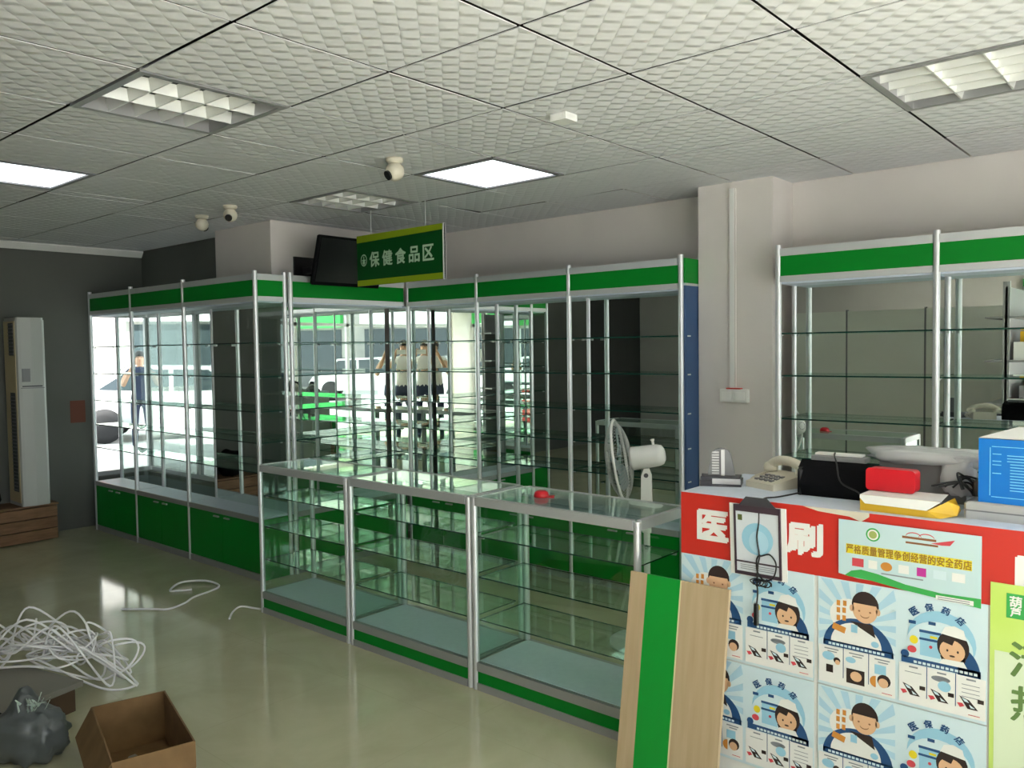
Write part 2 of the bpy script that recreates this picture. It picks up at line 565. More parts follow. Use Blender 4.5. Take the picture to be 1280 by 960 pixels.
# cornice on the left wall
b = MB()
b.prism([(XL, H - 0.06), (XL + 0.012, H - 0.06), (XL + 0.05, H - 0.012), (XL + 0.05, H), (XL, H)], YA + 1.7, axis='Y', base=-1.7)
struct(b.build('trim_1', 'white_trim'), 'white cornice strip along the top of the left wall', 'trim')

# ------------------------------------------------------------------ ceiling with embossed tiles
GX, GY, T = -1.023, 2.528, 0.6
b = MB()
b.box(XL - 0.15, YF - 0.15, H + 0.12, XR + 0.15, YB + 0.15, H + 0.2)
ceil = struct(b.build('ceiling', 'dark'), 'suspended ceiling of embossed square tiles', 'ceiling')
LIGHTS = {(-4, -2): 0, (-7, -2): 1, (-4, 1): 1, (-6, 1): 0, (0, 1): 0, (2, -2): 1, (-7, -6): 1, (-3, -5): 1, (2, -5): 1}
full = MB()
g = 0.007
full.box(-.3 + g, -.3 + g, 0, .3 - g, .3 - g, 0.003)
full_o = None
SAG = {(-5, 2): (0.014, 0.0), (-4, 2): (0.0, -0.012), (-5, 3): (0.012, 0.01), (-2, 3): (0.008, -0.006), (-3, 3): (-0.01, 0.008), (-6, 2): (-0.016, 0.008), (-5, -3): (0.006, 0.0), (-4, -3): (0.006, 0.0), (-3, -3): (0.007, 0.0)}
ncount = 0
for i in range(-12, 12):
    for j in range(-9, 4):
        if (i, j) in LIGHTS:
            continue
        x0, y0 = GX + T * i, GY + T * j
        for (rx0, rx1, ry0, ry1) in ((XL, XS, YF, YA), (XS, XR, YF, YB)):
            a0, a1, c0, c1 = max(x0, rx0), min(x0 + T, rx1), max(y0, ry0), min(y0 + T, ry1)
            if a1 - a0 < 0.03 or c1 - c0 < 0.03:
                continue
            jit = random.uniform(-0.0012, 0.0012)
            tilt = SAG.get((i, j), (random.uniform(-0.001, 0.001), random.uniform(-0.001, 0.001)))
            drop = 0.3 * max(abs(tilt[0]), abs(tilt[1])) if (i, j) in SAG else 0.0
            if a1 - a0 > T - 0.001 and c1 - c0 > T - 0.001:
                if full_o is None:
                    full_o = full.build('ceiling_tile', 'tile', ceil)
                    o = full_o
                else:
                    o = full_o.copy()
                    C.objects.link(o)
                o.location = (x0 + .3, y0 + .3, H + jit)
                o.rotation_euler = (tilt[0], tilt[1], 0)
            else:
                q = MB()
                hx, hy = (a1 - a0) / 2 - g, (c1 - c0) / 2 - g
                q.box(-hx, -hy, 0, hx, hy, 0.003)
                q.build('ceiling_tile', 'tile', ceil, ((a0 + a1) / 2, (c0 + c1) / 2, H + jit))
            ncount += 1

LIGHT_LABEL = {
    (-4, -2): 'unlit louvred ceiling light, largest and nearest on the left',
    (-7, -2): 'lit square ceiling light at the left edge',
    (-4, 1): 'lit square ceiling light above the low glass cases',
    (-6, 1): 'unlit louvred ceiling light in front of the pillar',
    (0, 1): 'unlit louvred ceiling light at the right edge',
    (2, -2): 'lit ceiling light behind the camera on the right side',
    (-7, -6): 'lit ceiling light above the back room partition',
    (-3, -5): 'lit ceiling light behind the camera near the partition end',
    (2, -5): 'lit ceiling light just inside the storefront'}
def ceiling_light(i, j, lit):
    x, y = GX + T * i + .3, GY + T * j + .3
    t = thing('ceiling_light', LIGHT_LABEL[(i, j)], 'ceiling light', (x, y, H), group='square ceiling lights')
    f = MB()
    for a in (-1, 1):
        f.box(min(a * .297, a * .268), -.297, -0.004, max(a * .297, a * .268), .297, 0.075)
        f.box(-.268, min(a * .297, a * .268), -0.004, .268, max(a * .297, a * .268), 0.075)
    f.build('frame', 'grey' if lit else 'alu_dark', t)
    hb = MB()
    hb.box(-.29, -.29, 0.075, .29, .29, 0.085)
    hb.build('housing', 'reflector', t)
    if lit:
        d = MB()
        d.box(-.268, -.268, 0.004, .268, .268, 0.012)
        d.build('diffuser', 'lamp', t)
    else:
        for k in range(3):
            q = MB()
            xx = -.18 + .18 * k
            q.cyl((xx, -.255, .058), (xx, .255, .058), .013, 10)
            q.build('tube', 'tube', t)
        def blade(along_x, c):
            q = MB()
            pr = [(c - .003, 0.0), (c + .003, 0.0), (c + .014, .045), (c - .014, .045)]
            if along_x:
                q.prism([(p[0], p[1]) for p in pr], .536, axis='X', base=-.268)
            else:
                q.prism([(p[0], p[1]) for p in pr], .536, axis='Y', base=-.268)
            q.build('louvre_blade', 'louvre', t)
        for k in range(1, 3):
            blade(False, -.268 + .536 * k / 3)
        for k in range(1, 5):
            blade(True, -.268 + .536 * k / 5)
for (i, j), lit in LIGHTS.items():
    ceiling_light(i, j, lit)

# ------------------------------------------------------------------ tall display cabinets
D = 0.23
SH_Z = (1.64, 1.405, 1.165, 0.95, 0.745)
TOPZ = 2.11
DECK = 0.44
def tall_cabinet(label, loc, rz, W, group, right_post=False, back='mirror', ext=0.0, end_glass=False, mrot=0.0, end_panel=False):
    t = thing('display_cabinet', label, 'display cabinet', loc, rz, group)
    xs = [0.0] + ([W] if right_post else [])
    for x in xs:
        for y in (0.0, D):
            p = MB()
            p.cyl((x, y, 0.0), (x, y, TOPZ + 0.02), 0.0165, 14)
            p.build('post', 'alu', t)
    a0, a1 = 0.0, W - 0.0175
    p = MB(); p.box(a0, -0.012, 2.068, a1, 0.012, TOPZ); p.build('top_rail', 'alu', t)
    p = MB(); p.box(a0, -0.008, 1.958, a1, 0.004, 2.068); p.build('fascia', 'green', t)
    p = MB(); p.box(a0, -0.012, 1.925, a1, 0.012, 1.958); p.build('lower_rail', 'alu', t)
    p = MB(); p.box(a0 - ext, 0.012, 1.915, a1, D - 0.002, 1.93); p.build('soffit', 'deck', t)
    p = MB(); p.box(a0 - ext, D - 0.012, 1.93, a1, D + 0.004, TOPZ); p.build('rear_rail', 'alu', t)
    for z in SH_Z:
        p = MB()
        p.pane(a0 - ext, 0.008, z - 0.004, a1, D - 0.012, z + 0.004)
        s = p.build('glass_shelf', ['shelf_glass', 'edge'], t)
        c = MB()
        for x in (a0 + 0.006, a1 - 0.006):
            for y in (0.03, D - 0.04):
                c.box(x - 0.008, y - 0.006, z - 0.014, x + 0.008, y + 0.006, z - 0.0045)
        c.build('shelf_clip', 'silver', s)
    p = MB(); p.box(a0 - ext, 0.0, DECK - 0.02, a1, D - 0.004, DECK); p.build('deck', 'deck', t)
    p = MB(); p.box(a0, -0.012, DECK - 0.035, a1, -0.0005, DECK + 0.002); p.build('deck_rail', 'alu_dark', t)
    nd = 2 if W > 0.6 else 1
    for k in range(nd):
        d0 = a0 + (a1 - a0) * k / nd + 0.002
        d1 = a0 + (a1 - a0) * (k + 1) / nd - 0.002
        p = MB(); p.box(d0, -0.008, 0.05, d1, 0.008, DECK - 0.037)
        dr = p.build('door', 'green', t)
        hx = d1 - 0.07 if k == 0 else d0 + 0.07
        h = MB(); h.box(hx - 0.035, -0.02, DECK - 0.062, hx + 0.035, -0.008, DECK - 0.052)
        h.build('handle', 'silver', dr)
    p = MB(); p.box(a0, -0.01, 0.0, a1, 0.01, 0.046); p.build('plinth_rail', 'alu_dark', t)
    p = MB(); p.box(a0, D - 0.01, 0.0, a1, D, DECK - 0.02); p.build('rear_board', 'green', t)
    if back == 'mirror':
        p = MB()
        L = (a1 - a0 + ext) / 2
        p.box(-L, -0.002, DECK, L, 0.002, 1.915)
        p.build('mirror_panel', 'mirror', t, ((a0 - ext + a1) / 2, D - 0.006, 0), (0, 0, mrot))
    else:
        p = MB()
        p.pane(a0, D - 0.006, DECK, a1, D - 0.001, 1.915)
        p.build('back_pane', ['glass', 'edge'], t)  # clear instead of mirrored, to show the added street
    if end_glass:
        p = MB()
        p.pane(W - 0.003, 0.016, DECK, W + 0.003, D - 0.016, 1.925)
        p.build('end_pane', ['glass', 'edge'], t)
        p = MB(); p.box(W - 0.008, 0.016, 1.958, W + 0.004, D - 0.016, 2.068); p.build('end_fascia', 'green', t)
        p = MB(); p.box(W - 0.01, 0.014, 2.068, W + 0.01, D - 0.014, TOPZ); p.build('end_top_rail', 'alu', t)
        p = MB(); p.box(W - 0.01, 0.014, 1.925, W + 0.01, D - 0.014, 1.958); p.build('end_lower_rail', 'alu', t)
        p = MB(); p.box(W - 0.008, 0.016, 0.0, W + 0.004, D - 0.016, DECK - 0.02); p.build('end_board', 'green', t)
    if end_panel:
        p = MB(); p.box(W + 0.012, 0.012, 0.0, W + 0.026, D - 0.02, 1.945); p.build('end_panel', 'blue_panel', t)
        p = MB(); p.box(W + 0.012, 0.012, 1.945, W + 0.026, D - 0.02, 1.96); p.build('end_lower_rail', 'alu', t)
        p = MB(); p.box(W + 0.012, 0.012, 1.96, W + 0.026, D - 0.02, TOPZ); p.build('end_fascia', 'green', t)
        for z in SH_Z:
            p = MB(); p.box(W + 0.026, 0.03, z - 0.005, W + 0.03, 0.065, z + 0.003); p.build('shelf_peg', 'white', t)
    return t

MR = 0.012
GL, GB, GR = 'tall cabinets in the left row', 'tall cabinets along the back wall', 'tall cabinets behind the checkout'
PX = (-7.64, -6.835, -5.957, -5.0)
tall_cabinet('leftmost tall green-based glass display cabinet, next to the air conditioner', (PX[0], 3.08, 0), 0, PX[1] - PX[0], GL, back='clear')
tall_cabinet('second tall green-based glass display cabinet from the air conditioner', (PX[1], 3.08, 0), 0, PX[2] - PX[1], GL, back='clear')
tall_cabinet('third tall green-based display cabinet from the air conditioner, at the outer corner', (PX[2], 3.08, 0), 0, PX[3] - PX[2] + 0.03, GL, True, end_glass=True)
tall_cabinet('tall mirrored display cabinet under the black television', (-4.95, 3.345, 0), PI / 2, 1.06, GB, False, mrot=MR)
BX = (-4.95, -4.19, -3.338, -2.492)
tcorner = tall_cabinet('tall mirrored display cabinet in the inner corner under the hanging green sign', (BX[0], 4.44, 0), 0, BX[1] - BX[0], GB, ext=0.225, mrot=-MR)
p = MB(); p.box(-0.002, -0.115, DECK, 0.002, 0.115, 1.915)
p.build('mirror_panel', 'mirror', tcorner, (-0.228, 0.11, 0))
tall_cabinet('middle tall mirrored display cabinet of the back wall row', (BX[1], 4.44, 0), 0, BX[2] - BX[1], GB)
tall_cabinet('tall mirrored display cabinet with a blue end panel beside the column', (BX[2], 4.44, 0), 0, BX[3] - BX[2], GB, True, end_panel=True)
RX = (-1.882, -1.077, -0.27, 0.54)
tall_cabinet('tall mirrored display cabinet just right of the column, behind the black bag', (RX[0], 4.44, 0), 0, RX[1] - RX[0], GR)
tall_cabinet('tall mirrored display cabinet at the right edge, behind the blue box', (RX[1], 4.44, 0), 0, RX[2] - RX[1], GR)
tall_cabinet('tall mirrored display cabinet beyond the right edge', (RX[2], 4.44, 0), 0, RX[3] - RX[2], GR, True)

# ------------------------------------------------------------------ low glass display cases
CX = (-4.397, -3.53, -2.618, -1.705)
CH = 0.9
def glass_case(label, x0, x1):
    W, DD = x1 - x0, 0.4
    t = thing('glass_display_case', label, 'display case', (x0, 2.7, 0), 0, 'low glass display cases in a row')
    for x in (0.016, W - 0.016):
        for y in (0.016, DD - 0.016):
            p = MB()
            p.cyl((x, y, 0), (x, y, CH - 0.004), 0.0155, 14)
            p.build('post', 'alu', t)
    a0, a1 = 0.03, W - 0.03
    def rails(z0, z1, nm, m):
        p = MB(); p.box(a0, 0.002, z0, a1, 0.026, z1); p.build(nm, m, t)
        p = MB(); p.box(a0, DD - 0.026, z0, a1, DD - 0.002, z1); p.build(nm, m, t)
        p = MB(); p.box(0.004, 0.03, z0, 0.026, DD - 0.03, z1); p.build(nm, m, t)
        p = MB(); p.box(W - 0.026, 0.03, z0, W - 0.004, DD - 0.03, z1); p.build(nm, m, t)
    rails(CH - 0.04, CH, 'top_rail', 'alu')
    rails(0.09, 0.13, 'deck_rail', 'alu_dark')
    rails(0.0, 0.034, 'plinth_rail', 'alu_dark')
    p = MB(); p.box(a0, 0.008, 0.034, a1, 0.018, 0.09); p.build('kick_panel', 'green', t)
    p = MB(); p.box(a0, DD - 0.018, 0.034, a1, DD - 0.008, 0.09); p.build('kick_panel', 'green', t)
    for x in (0.01, W - 0.018):
        p = MB(); p.box(x, 0.03, 0.034, x + 0.008, DD - 0.03, 0.09); p.build('kick_panel', 'green', t)
    p = MB(); p.box(0.028, 0.028, 0.112, W - 0.028, DD - 0.028, 0.132); p.build('deck', 'deck', t)
    p = MB(); p.pane(0.024, 0.024, CH - 0.008, W - 0.024, DD - 0.024, CH - 0.002); p.build('top_pane', ['glass', 'edge_light'], t)
    p = MB(); p.pane(a0, 0.01, 0.13, a1, 0.015, CH - 0.04); p.build('front_pane', ['glass', 'edge'], t)
    for x in (0.012, W - 0.017):
        p = MB(); p.pane(x, 0.03, 0.13, x + 0.005, DD - 0.03, CH - 0.04); p.build('side_pane', ['glass', 'edge'], t)
    for z in (0.712, 0.522, 0.322):
        p = MB(); p.pane(a0 - 0.006, 0.03, z - 0.003, a1 + 0.006, DD - 0.05, z + 0.003)
        s = p.build('glass_shelf', ['shelf_glass', 'edge'], t)
        c = MB()
        for x in (a0 + 0.004, a1 - 0.004):
            for y in (0.05, DD - 0.07):
                c.box(x - 0.01, y - 0.006, z - 0.013, x + 0.01, y + 0.006, z - 0.0035)
        c.build('shelf_clip', 'silver', s)
    return t
glass_case('empty low glass display case at the left end of the row', CX[0], CX[1] - 0.002)
glass_case('empty low glass display case in the middle of the row', CX[1] + 0.002, CX[2] - 0.002)
glass_case('low glass display case behind the leaning striped board', CX[2] + 0.002, CX[3])

cap = MB()
cap.lathe([(0.0, 0.03), (0.018, 0.029), (0.03, 0.022), (0.035, 0.01), (0.036, 0.0), (0.0, 0.0)], (0, 0, 0), 'Z', 18, 0)
cap.box(0.02, -0.022, 0.0, 0.06, 0.022, 0.004)
tag(cap.build('red_piece', 'red_gloss', None, (-2.35, 2.9, 0.8985), (0, 0, 0.6)), 'small red rounded piece lying on top of the glass case', 'cap')  # red piece where a red spot shows on the case top

# ------------------------------------------------------------------ checkout counter
KX0, KX1, KY, KZ = -1.488, 1.2, 2.645, 1.05
t = thing('checkout_counter', 'red-topped checkout counter covered with posters', 'counter', (KX0, KY, 0))
KW = KX1 - KX0
p = MB(); p.box(0, 0.002, 0.06, KW, 0.02, KZ - 0.022); p.build('front_panel', 'paper', t)
p = MB(); p.box(0, 0.02, 0.06, 0.02, 0.5, KZ - 0.022); p.build('side_panel', 'paper', t)
p = MB(); p.box(KW - 0.02, 0.02, 0.06, KW, 0.5, KZ - 0.022); p.build('side_panel', 'paper', t)
p = MB(); p.box(0.0, 0.0025, KZ - 0.022, KW + 0.004, 0.52, KZ); p.build('worktop', 'deck', t)
p = MB(); p.box(0.02, 0.03, 0.0, KW - 0.02, 0.48, 0.06); p.build('plinth', 'darkgrey', t)
p = MB(); p.box(0, 0.0, 0.825, 0.68, 0.002, KZ - 0.001)
band = p.build('red_band', 'red', t)
p = MB(); p.box(0.68, 0.0, 0.825, KW, 0.002, KZ - 0.001); p.build('red_band', 'red', t)
for ch, k in (('医', 0), ('保', 1), ('刷', 2), ('自', 6)):
    q = MB()
    cx = -1.3625 - KX0 + 0.165 * k
    add_text(q, ch, cx, 0.94, 0.112, 0.1, -0.0006, 0, 0, 0.0055)
    q.build('letter', 'paper', t)
p = MB()
p.add([(0.66, -0.001, KZ), (0.45, -0.0012, KZ - 0.001), (0.5, -0.0012, KZ - 0.012), (0.6, -0.0012, KZ - 0.018), (0.635, -0.0012, KZ - 0.03), (0.66, -0.0012, KZ - 0.012)], [(0, 1, 2, 3, 4, 5)])
p.build('peeled_edge', 'offwhite', t)

# ------------------------------------------------------------------ posters
def clip_ray(cx, cz, ang, x0, z0, x1, z1):
    dx, dz = math.cos(ang), math.sin(ang)
    tt = 1e9
    if dx > 1e-9: tt = min(tt, (x1 - cx) / dx)
    if dx < -1e-9: tt = min(tt, (x0 - cx) / dx)
    if dz > 1e-9: tt = min(tt, (z1 - cz) / dz)
    if dz < -1e-9: tt = min(tt, (z0 - cz) / dz)
    return cx + dx * tt, cz + dz * tt

def poster(label, x0, z0):
    """0.487 x 0.352 sheet: cartoon clerk on the left half, cartoon nurse on the right"""
    Wd, Hh = 0.487, 0.352
    t = thing('poster', label, 'poster', (x0, KY - 0.0025, z0), 0, 'cartoon insurance posters on the counter')
    s = MB(); s.box(0, -0.0006, 0, Wd, 0.0006, Hh); s.build('sheet', 'pale_blue', t)
    E1 = -0.0009
    k = [0]
    def lay():
        k[0] += 1
        return -0.0008 - 0.00012 * k[0]
    # left half -----------------------------------------------------
    hw = 0.243
    m = MB(); y = lay()
    cx, cz = 0.12, 0.215
    n = 36
    for i in range(n):
        if i % 2:
            continue
        a0, a1 = 2 * PI * i / n, 2 * PI * (i + 1) / n
        flat(m, [(cx, cz), clip_ray(cx, cz, a0, 0.004, 0.135, hw - 0.004, Hh - 0.004), clip_ray(cx, cz, a1, 0.004, 0.135, hw - 0.004, Hh - 0.004)], y)
    m.build('ray_print', 'ray_blue', t)
    m = MB(); flat(m, ell(0.1, 0.24, 0.062, 0.055), lay()); m.build('glow_print', 'paper', t)
    m = MB(); y = lay()
    flat(m, ell(0.125, 0.135, 0.108, 0.1, 24, 0, PI), y)
    flat(m, rect(0.018, 0.132, 0.233, 0.15), y)
    m.build('blue_coat_print', 'navy', t)
    m = MB(); y = lay()
    flat(m, ell(0.12, 0.15, 0.078, 0.07, 20, 0, PI), y)
    m.build('white_coat_print', 'paper', t)
    m = MB(); y = lay()
    flat(m, [(0.1, 0.225), (0.17, 0.225), (0.18, 0.185), (0.15, 0.2)], y)
    flat(m, ell(0.148, 0.283, 0.041, 0.044, 24), y)
    m.build('hair_print', 'hair_print', t)
    m = MB(); y = lay()
    flat(m, ell(0.147, 0.268, 0.038, 0.042, 24, PI * 0.86, PI * 2.14), y)
    flat(m, ell(0.107, 0.268, 0.007, 0.011, 10), y); flat(m, ell(0.187, 0.268, 0.007, 0.011, 10), y)
    m.build('face_print', 'skin_print', t)
    m = MB(); y = lay()
    for ex in (0.13, 0.163):
        flat(m, ell(ex, 0.263, 0.0035, 0.003, 8), y)
    arc = ell(0.147, 0.252, 0.014, 0.01, 10, PI * 1.1, PI * 1.9)
    flat(m, arc + [(p_[0], p_[1] + 0.003) for p_ in reversed(arc)], y)
    m.build('features_print', 'brown_print', t)
    m = MB(); y = lay()
    flat(m, [(0.045, 0.19), (0.085, 0.18), (0.09, 0.2), (0.05, 0.21)], y)
    for q0 in ((0.06, 0.22), (0.078, 0.222), (0.06, 0.245), (0.078, 0.247), (0.06, 0.268), (0.08, 0.27)):
        flat(m, rect(q0[0], q0[1], q0[0] + 0.011, q0[1] + 0.017), y)
    m.build('parcel_print', 'orange_print', t)
    m = MB(); y = lay()
    flat(m, rect(0.105, 0.19, 0.125, 0.215), y); flat(m, ell(0.178, 0.165, 0.012, 0.01, 10), y)
    m.build('badge_print', 'sky_blue', t)
    # right half ----------------------------------------------------
    ox = 0.246
    m = MB(); y = lay()
    flat(m, ell(ox + 0.12, 0.22, 0.093, 0.088, 28), y)
    m.build('disc_print', 'sky_blue', t)
    m = MB(); y = lay()
    flat(m, ell(ox + 0.115, 0.2, 0.09, 0.075, 24), y)
    m.build('disc_glow_print', 'pale_blue', t)
    m = MB(); y = lay()
    for kk, ch in enumerate('医保药店'):
        a = math.radians(128 - 27 * kk)
        add_text(m, ch, ox + 0.105 + 0.098 * math.cos(a), 0.218 + 0.098 * math.sin(a), None, 0.022, y, 0, a - PI / 2, 0.0009)
    m.build('arc_lettering', 'navy', t)
    m = MB(); y = lay()
    flat(m, ell(ox + 0.165, 0.13, 0.06, 0.085, 20, 0, PI * 0.5) + [(ox + 0.165, 0.13)], y)
    flat(m, rect(ox + 0.01, 0.133, ox + 0.225, 0.152), y)
    flat(m, ell(ox + 0.02, 0.16, 0.012, 0.012, 12), y)
    m.build('bed_print', 'navy', t)
    m = MB(); y = lay()
    flat(m, rect(ox + 0.062, 0.165, ox + 0.118, 0.24), y)
    m.build('pharmacy_print', 'sky_blue', t)
    m = MB(); y = lay()
    flat(m, rect(ox + 0.06, 0.235, ox + 0.12, 0.243), y); flat(m, rect(ox + 0.06, 0.212, ox + 0.12, 0.219), y)
    flat(m, rect(ox + 0.03, 0.256, ox + 0.05, 0.266), y); flat(m, rect(ox + 0.085, 0.262, ox + 0.105, 0.272), y)
    m.build('awning_print', 'navy', t)
    m = MB(); y = lay()
    flat(m, ell(ox + 0.152, 0.208, 0.043, 0.048, 24), y)
    flat(m, ell(ox + 0.152, 0.175, 0.034, 0.02, 14), y)
    m.build('nurse_hair_print', 'hair_print', t)
    m = MB(); y = lay()
    flat(m, ell(ox + 0.15, 0.196, 0.034, 0.033, 22), y)
    m.build('nurse_face_print', 'skin_print', t)
    m = MB(); y = lay()
    flat(m, [(ox + 0.122, 0.22), (ox + 0.15, 0.213), (ox + 0.16, 0.24), (ox + 0.13, 0.24)], y)
    for ex in (0.137, 0.165):
        flat(m, ell(ox + ex, 0.196, 0.003, 0.004, 8), y)
    flat(m, ell(ox + 0.15, 0.181, 0.008, 0.003, 8), y)
    m.build('nurse_fringe_print', 'hair_print', t)
    m = MB(); y = lay()
    flat(m, [(ox + 0.12, 0.243), (ox + 0.187, 0.235), (ox + 0.18, 0.263), (ox + 0.155, 0.272), (ox + 0.13, 0.265)], y)
    flat(m, [(ox + 0.115, 0.153), (ox + 0.19, 0.153), (ox + 0.18, 0.17), (ox + 0.125, 0.168)], y)
    m.build('nurse_cap_print', 'paper', t)
    m = MB(); y = lay()
    flat(m, ell(ox + 0.045, 0.208, 0.012, 0.013, 12), y)
    flat(m, rect(ox + 0.09, 0.222, ox + 0.11, 0.229), y)
    m.build('flower_print', 'yellow_print', t)
    m = MB(); y = lay()
    flat(m, ell(ox + 0.04, 0.178, 0.013, 0.011, 12), y); flat(m, ell(ox + 0.092, 0.195, 0.005, 0.005, 8), y)
    m.build('rose_print', 'red_mark', t)
    # caption bars and comic strips ----------------------------------
    m = MB(); y = lay()
    for bx in (0.0, ox):
        flat(m, rect(bx + 0.004, 0.01, bx + 0.239, 0.131), y)
    m.build('strip_ground_print', 'paper', t)
    m = MB(); y = lay()
    flat(m, rect(0.025, 0.134, 0.228, 0.147), y)
    for bx in (0.0, ox):
        for xx in (0.082, 0.16):
            flat(m, rect(bx + xx - 0.0012, 0.035, bx + xx + 0.0012, 0.133), y)
    m.build('strip_line_print', 'navy', t)
    m = MB(); y = lay()
    for bx in (0.035, ox + 0.045):
        for kk in range(14):
            flat(m, rect(bx + kk * 0.0125, 0.137, bx + kk * 0.0125 + 0.009, 0.1445), y)
    m.build('caption_print', 'pale_blue', t)
    m = MB(); y = lay()
    for kk in range(3):
        bx = 0.012 + kk * 0.078
        flat(m, rect(bx + 0.01, 0.12, bx + 0.055, 0.124), y); flat(m, rect(bx + 0.02, 0.112, bx + 0.05, 0.1155), y)
        bx = ox + 0.012 + kk * 0.078
        flat(m, rect(bx + 0.02, 0.12, bx + 0.045, 0.125), y)
        for l in range(4 if kk == 2 else 1):
            flat(m, rect(bx + 0.008, 0.105 - l * 0.012, bx + 0.055, 0.107 - l * 0.012), y)
        if kk == 1:
            e1 = ell(bx + 0.03, 0.105, 0.026, 0.009, 18)
            flat(m, e1, y)
    m.build('strip_text_print', 'grey_print', t)
    m = MB(); y = lay()
    flat(m, ell(0.035, 0.098, 0.02, 0.014, 14), y); flat(m, ell(0.105, 0.1, 0.016, 0.01, 14), y)
    flat(m, rect(0.178, 0.075, 0.212, 0.105), y); flat(m, ell(ox + 0.13, 0.085, 0.018, 0.016, 14), y)
    m.build('strip_blue_print', 'sky_blue', t)
    m = MB(); y = lay()
    flat(m, ell(0.062, 0.088, 0.011, 0.01, 12), y); flat(m, rect(0.028, 0.045, 0.05, 0.07), y)
    flat(m, rect(0.092, 0.025, 0.148, 0.072), y); flat(m, ell(0.206, 0.057, 0.02, 0.02, 14), y)
    for kk in range(3):
        bx = ox + 0.012 + kk * 0.078
        flat(m, [(bx + 0.002, 0.07), (bx + 0.028, 0.062), (bx + 0.052, 0.036), (bx + 0.024, 0.036)], y)
        flat(m, rect(bx + 0.05, 0.058, bx + 0.066, 0.07), y)
    m.build('strip_dark_print', 'hair_print', t)
    m = MB(); y = lay()
    flat(m, ell(0.064, 0.082, 0.008, 0.008, 12), y); flat(m, ell(0.122, 0.05, 0.018, 0.016, 14), y)
    flat(m, ell(0.204, 0.05, 0.015, 0.015, 14), y)
    m.build('strip_face_print', 'skin_print', t)
    m = MB(); y = lay()
    flat(m, ell(0.182, 0.05, 0.018, 0.018, 14, PI / 2, PI * 1.5), y)
    m.build('strip_orange_print', 'orange_print', t)
    m = MB(); y = lay()
    for kk in range(3):
        bx = ox + 0.012 + kk * 0.078
        flat(m, [(bx + 0.008, 0.066), (bx + 0.022, 0.062), (bx + 0.028, 0.054), (bx + 0.016, 0.056)], y)
        flat(m, [(bx + 0.028, 0.05), (bx + 0.036, 0.045), (bx + 0.044, 0.04), (bx + 0.032, 0.04)], y)
    m.build('strip_screen_print', 'pale_blue', t)
    m = MB(); y = lay()
    for kk in range(3):
        bx = ox + 0.008 + kk * 0.078
        flat(m, [(bx, 0.048), (bx + 0.014, 0.05), (bx + 0.02, 0.042), (bx + 0.008, 0.036)], y)
    flat(m, rect(0.2, 0.018, 0.23, 0.02), y); flat(m, rect(0.44, 0.018, 0.47, 0.02), y)
    m.build('strip_red_print', 'red_mark', t)
    return t
PZ1, PZ2 = 0.474, 0.118
poster('upper cartoon clerk and nurse poster partly behind the leaning striped board', -1.486, PZ1)
poster('upper cartoon clerk and nurse poster directly below the light blue banner', -0.986, PZ1)
poster('lower cartoon clerk and nurse poster partly behind the leaning striped board', -1.486, PZ2)
poster('lower cartoon clerk and nurse poster in the bottom row, right of the other', -0.986, PZ2)

# lime green poster at the right edge
t = thing('poster', 'lime green health poster at the right edge of the counter', 'poster', (-0.493, KY - 0.0035, 0.34))
p = MB(); p.box(0, -0.0006, 0, 0.42, 0.0006, 0.555); p.build('sheet', 'lime_paper', t)
p = MB(); p.box(0.012, -0.0012, 0.01, 0.41, -0.0007, 0.36); p.build('pale_ground', mat('pale_lime_paper', (0.66, 0.76, 0.55), 0.6), t)
p = MB(); p.box(0.04, -0.0014, 0.46, 0.2, -0.0007, 0.53); p.build('green_tab', 'leaf_print', t)
q = MB()
add_text(q, '葫', 0.063, 0.508, None, 0.03, -0.0016, 0, 0, 0.001)
add_text(q, '芦', 0.063, 0.478, None, 0.026, -0.0016, 0, 0, 0.001)
add_text(q, '健康', 0.13, 0.495, None, 0.04, -0.0016, 0, 0, 0.001)
q.build('tab_lettering', 'paper', t)
M['olive_letter'] = mat('olive_print', (0.12, 0.22, 0.06), 0.6)
q = MB(); add_text(q, '清', 0.105, 0.345, 0.11, 0.1, -0.0016, 0, 0, 0.002); q.build('letter', 'olive_letter', t)
q = MB(); add_text(q, '热', 0.105, 0.22, 0.1, 0.1, -0.0016, 0, 0, 0.002); q.build('letter', 'olive_letter', t)

# light blue banner
t = thing('banner', 'light blue pharmacy banner with yellow lettering and a curved green lower edge', 'banner', (-0.92, KY - 0.006, 0.81), 0)
p = MB()
pts = [(0, 0.038), (0.06, 0.03), (0.1, 0.03), (0.404, 0.0), (0.404, 0.212), (0, 0.212)]
p.prism(pts, 0.0012, axis='Y', base=0)
p.build('sheet', mat('banner_blue_print', (0.52, 0.68, 0.72), 0.35), t)
p = MB()
top = [(0.02, 0.035), (0.04, 0.052), (0.07, 0.06), (0.12, 0.054), (0.2, 0.036), (0.3, 0.027), (0.404, 0.03)]
bot = [(0.404, 0.002), (0.3, 0.01), (0.2, 0.018), (0.1, 0.03), (0.03, 0.033)]
flat(p, top + bot, -0.0004)
p.build('green_swoosh', 'leaf_print', t)
for kk, ch in enumerate('严格质量管理争创经营的安全药店'):
    cx = 0.035 + kk * 0.0238
    q = MB(); flat(q, rect(cx - 0.0115, 0.107, cx + 0.0115, 0.137), -0.0004); q.build('letter_ground', 'yellow_print', t)
    q = MB(); add_text(q, ch, cx, 0.122, 0.021, 0.026, -0.0006, 0, 0, 0.0006); q.build('letter', mat('olive_brown_print', (0.3, 0.16, 0.02), 0.6) if kk == 0 else 'olive_brown', t)
    if kk == 0: M['olive_brown'] = bpy.data.materials['olive_brown_print']
q = MB(); flat(q, ell(0.105, 0.175, 0.021, 0.021, 24), -0.0005); q.build('emblem_ring', 'leaf_print', t)
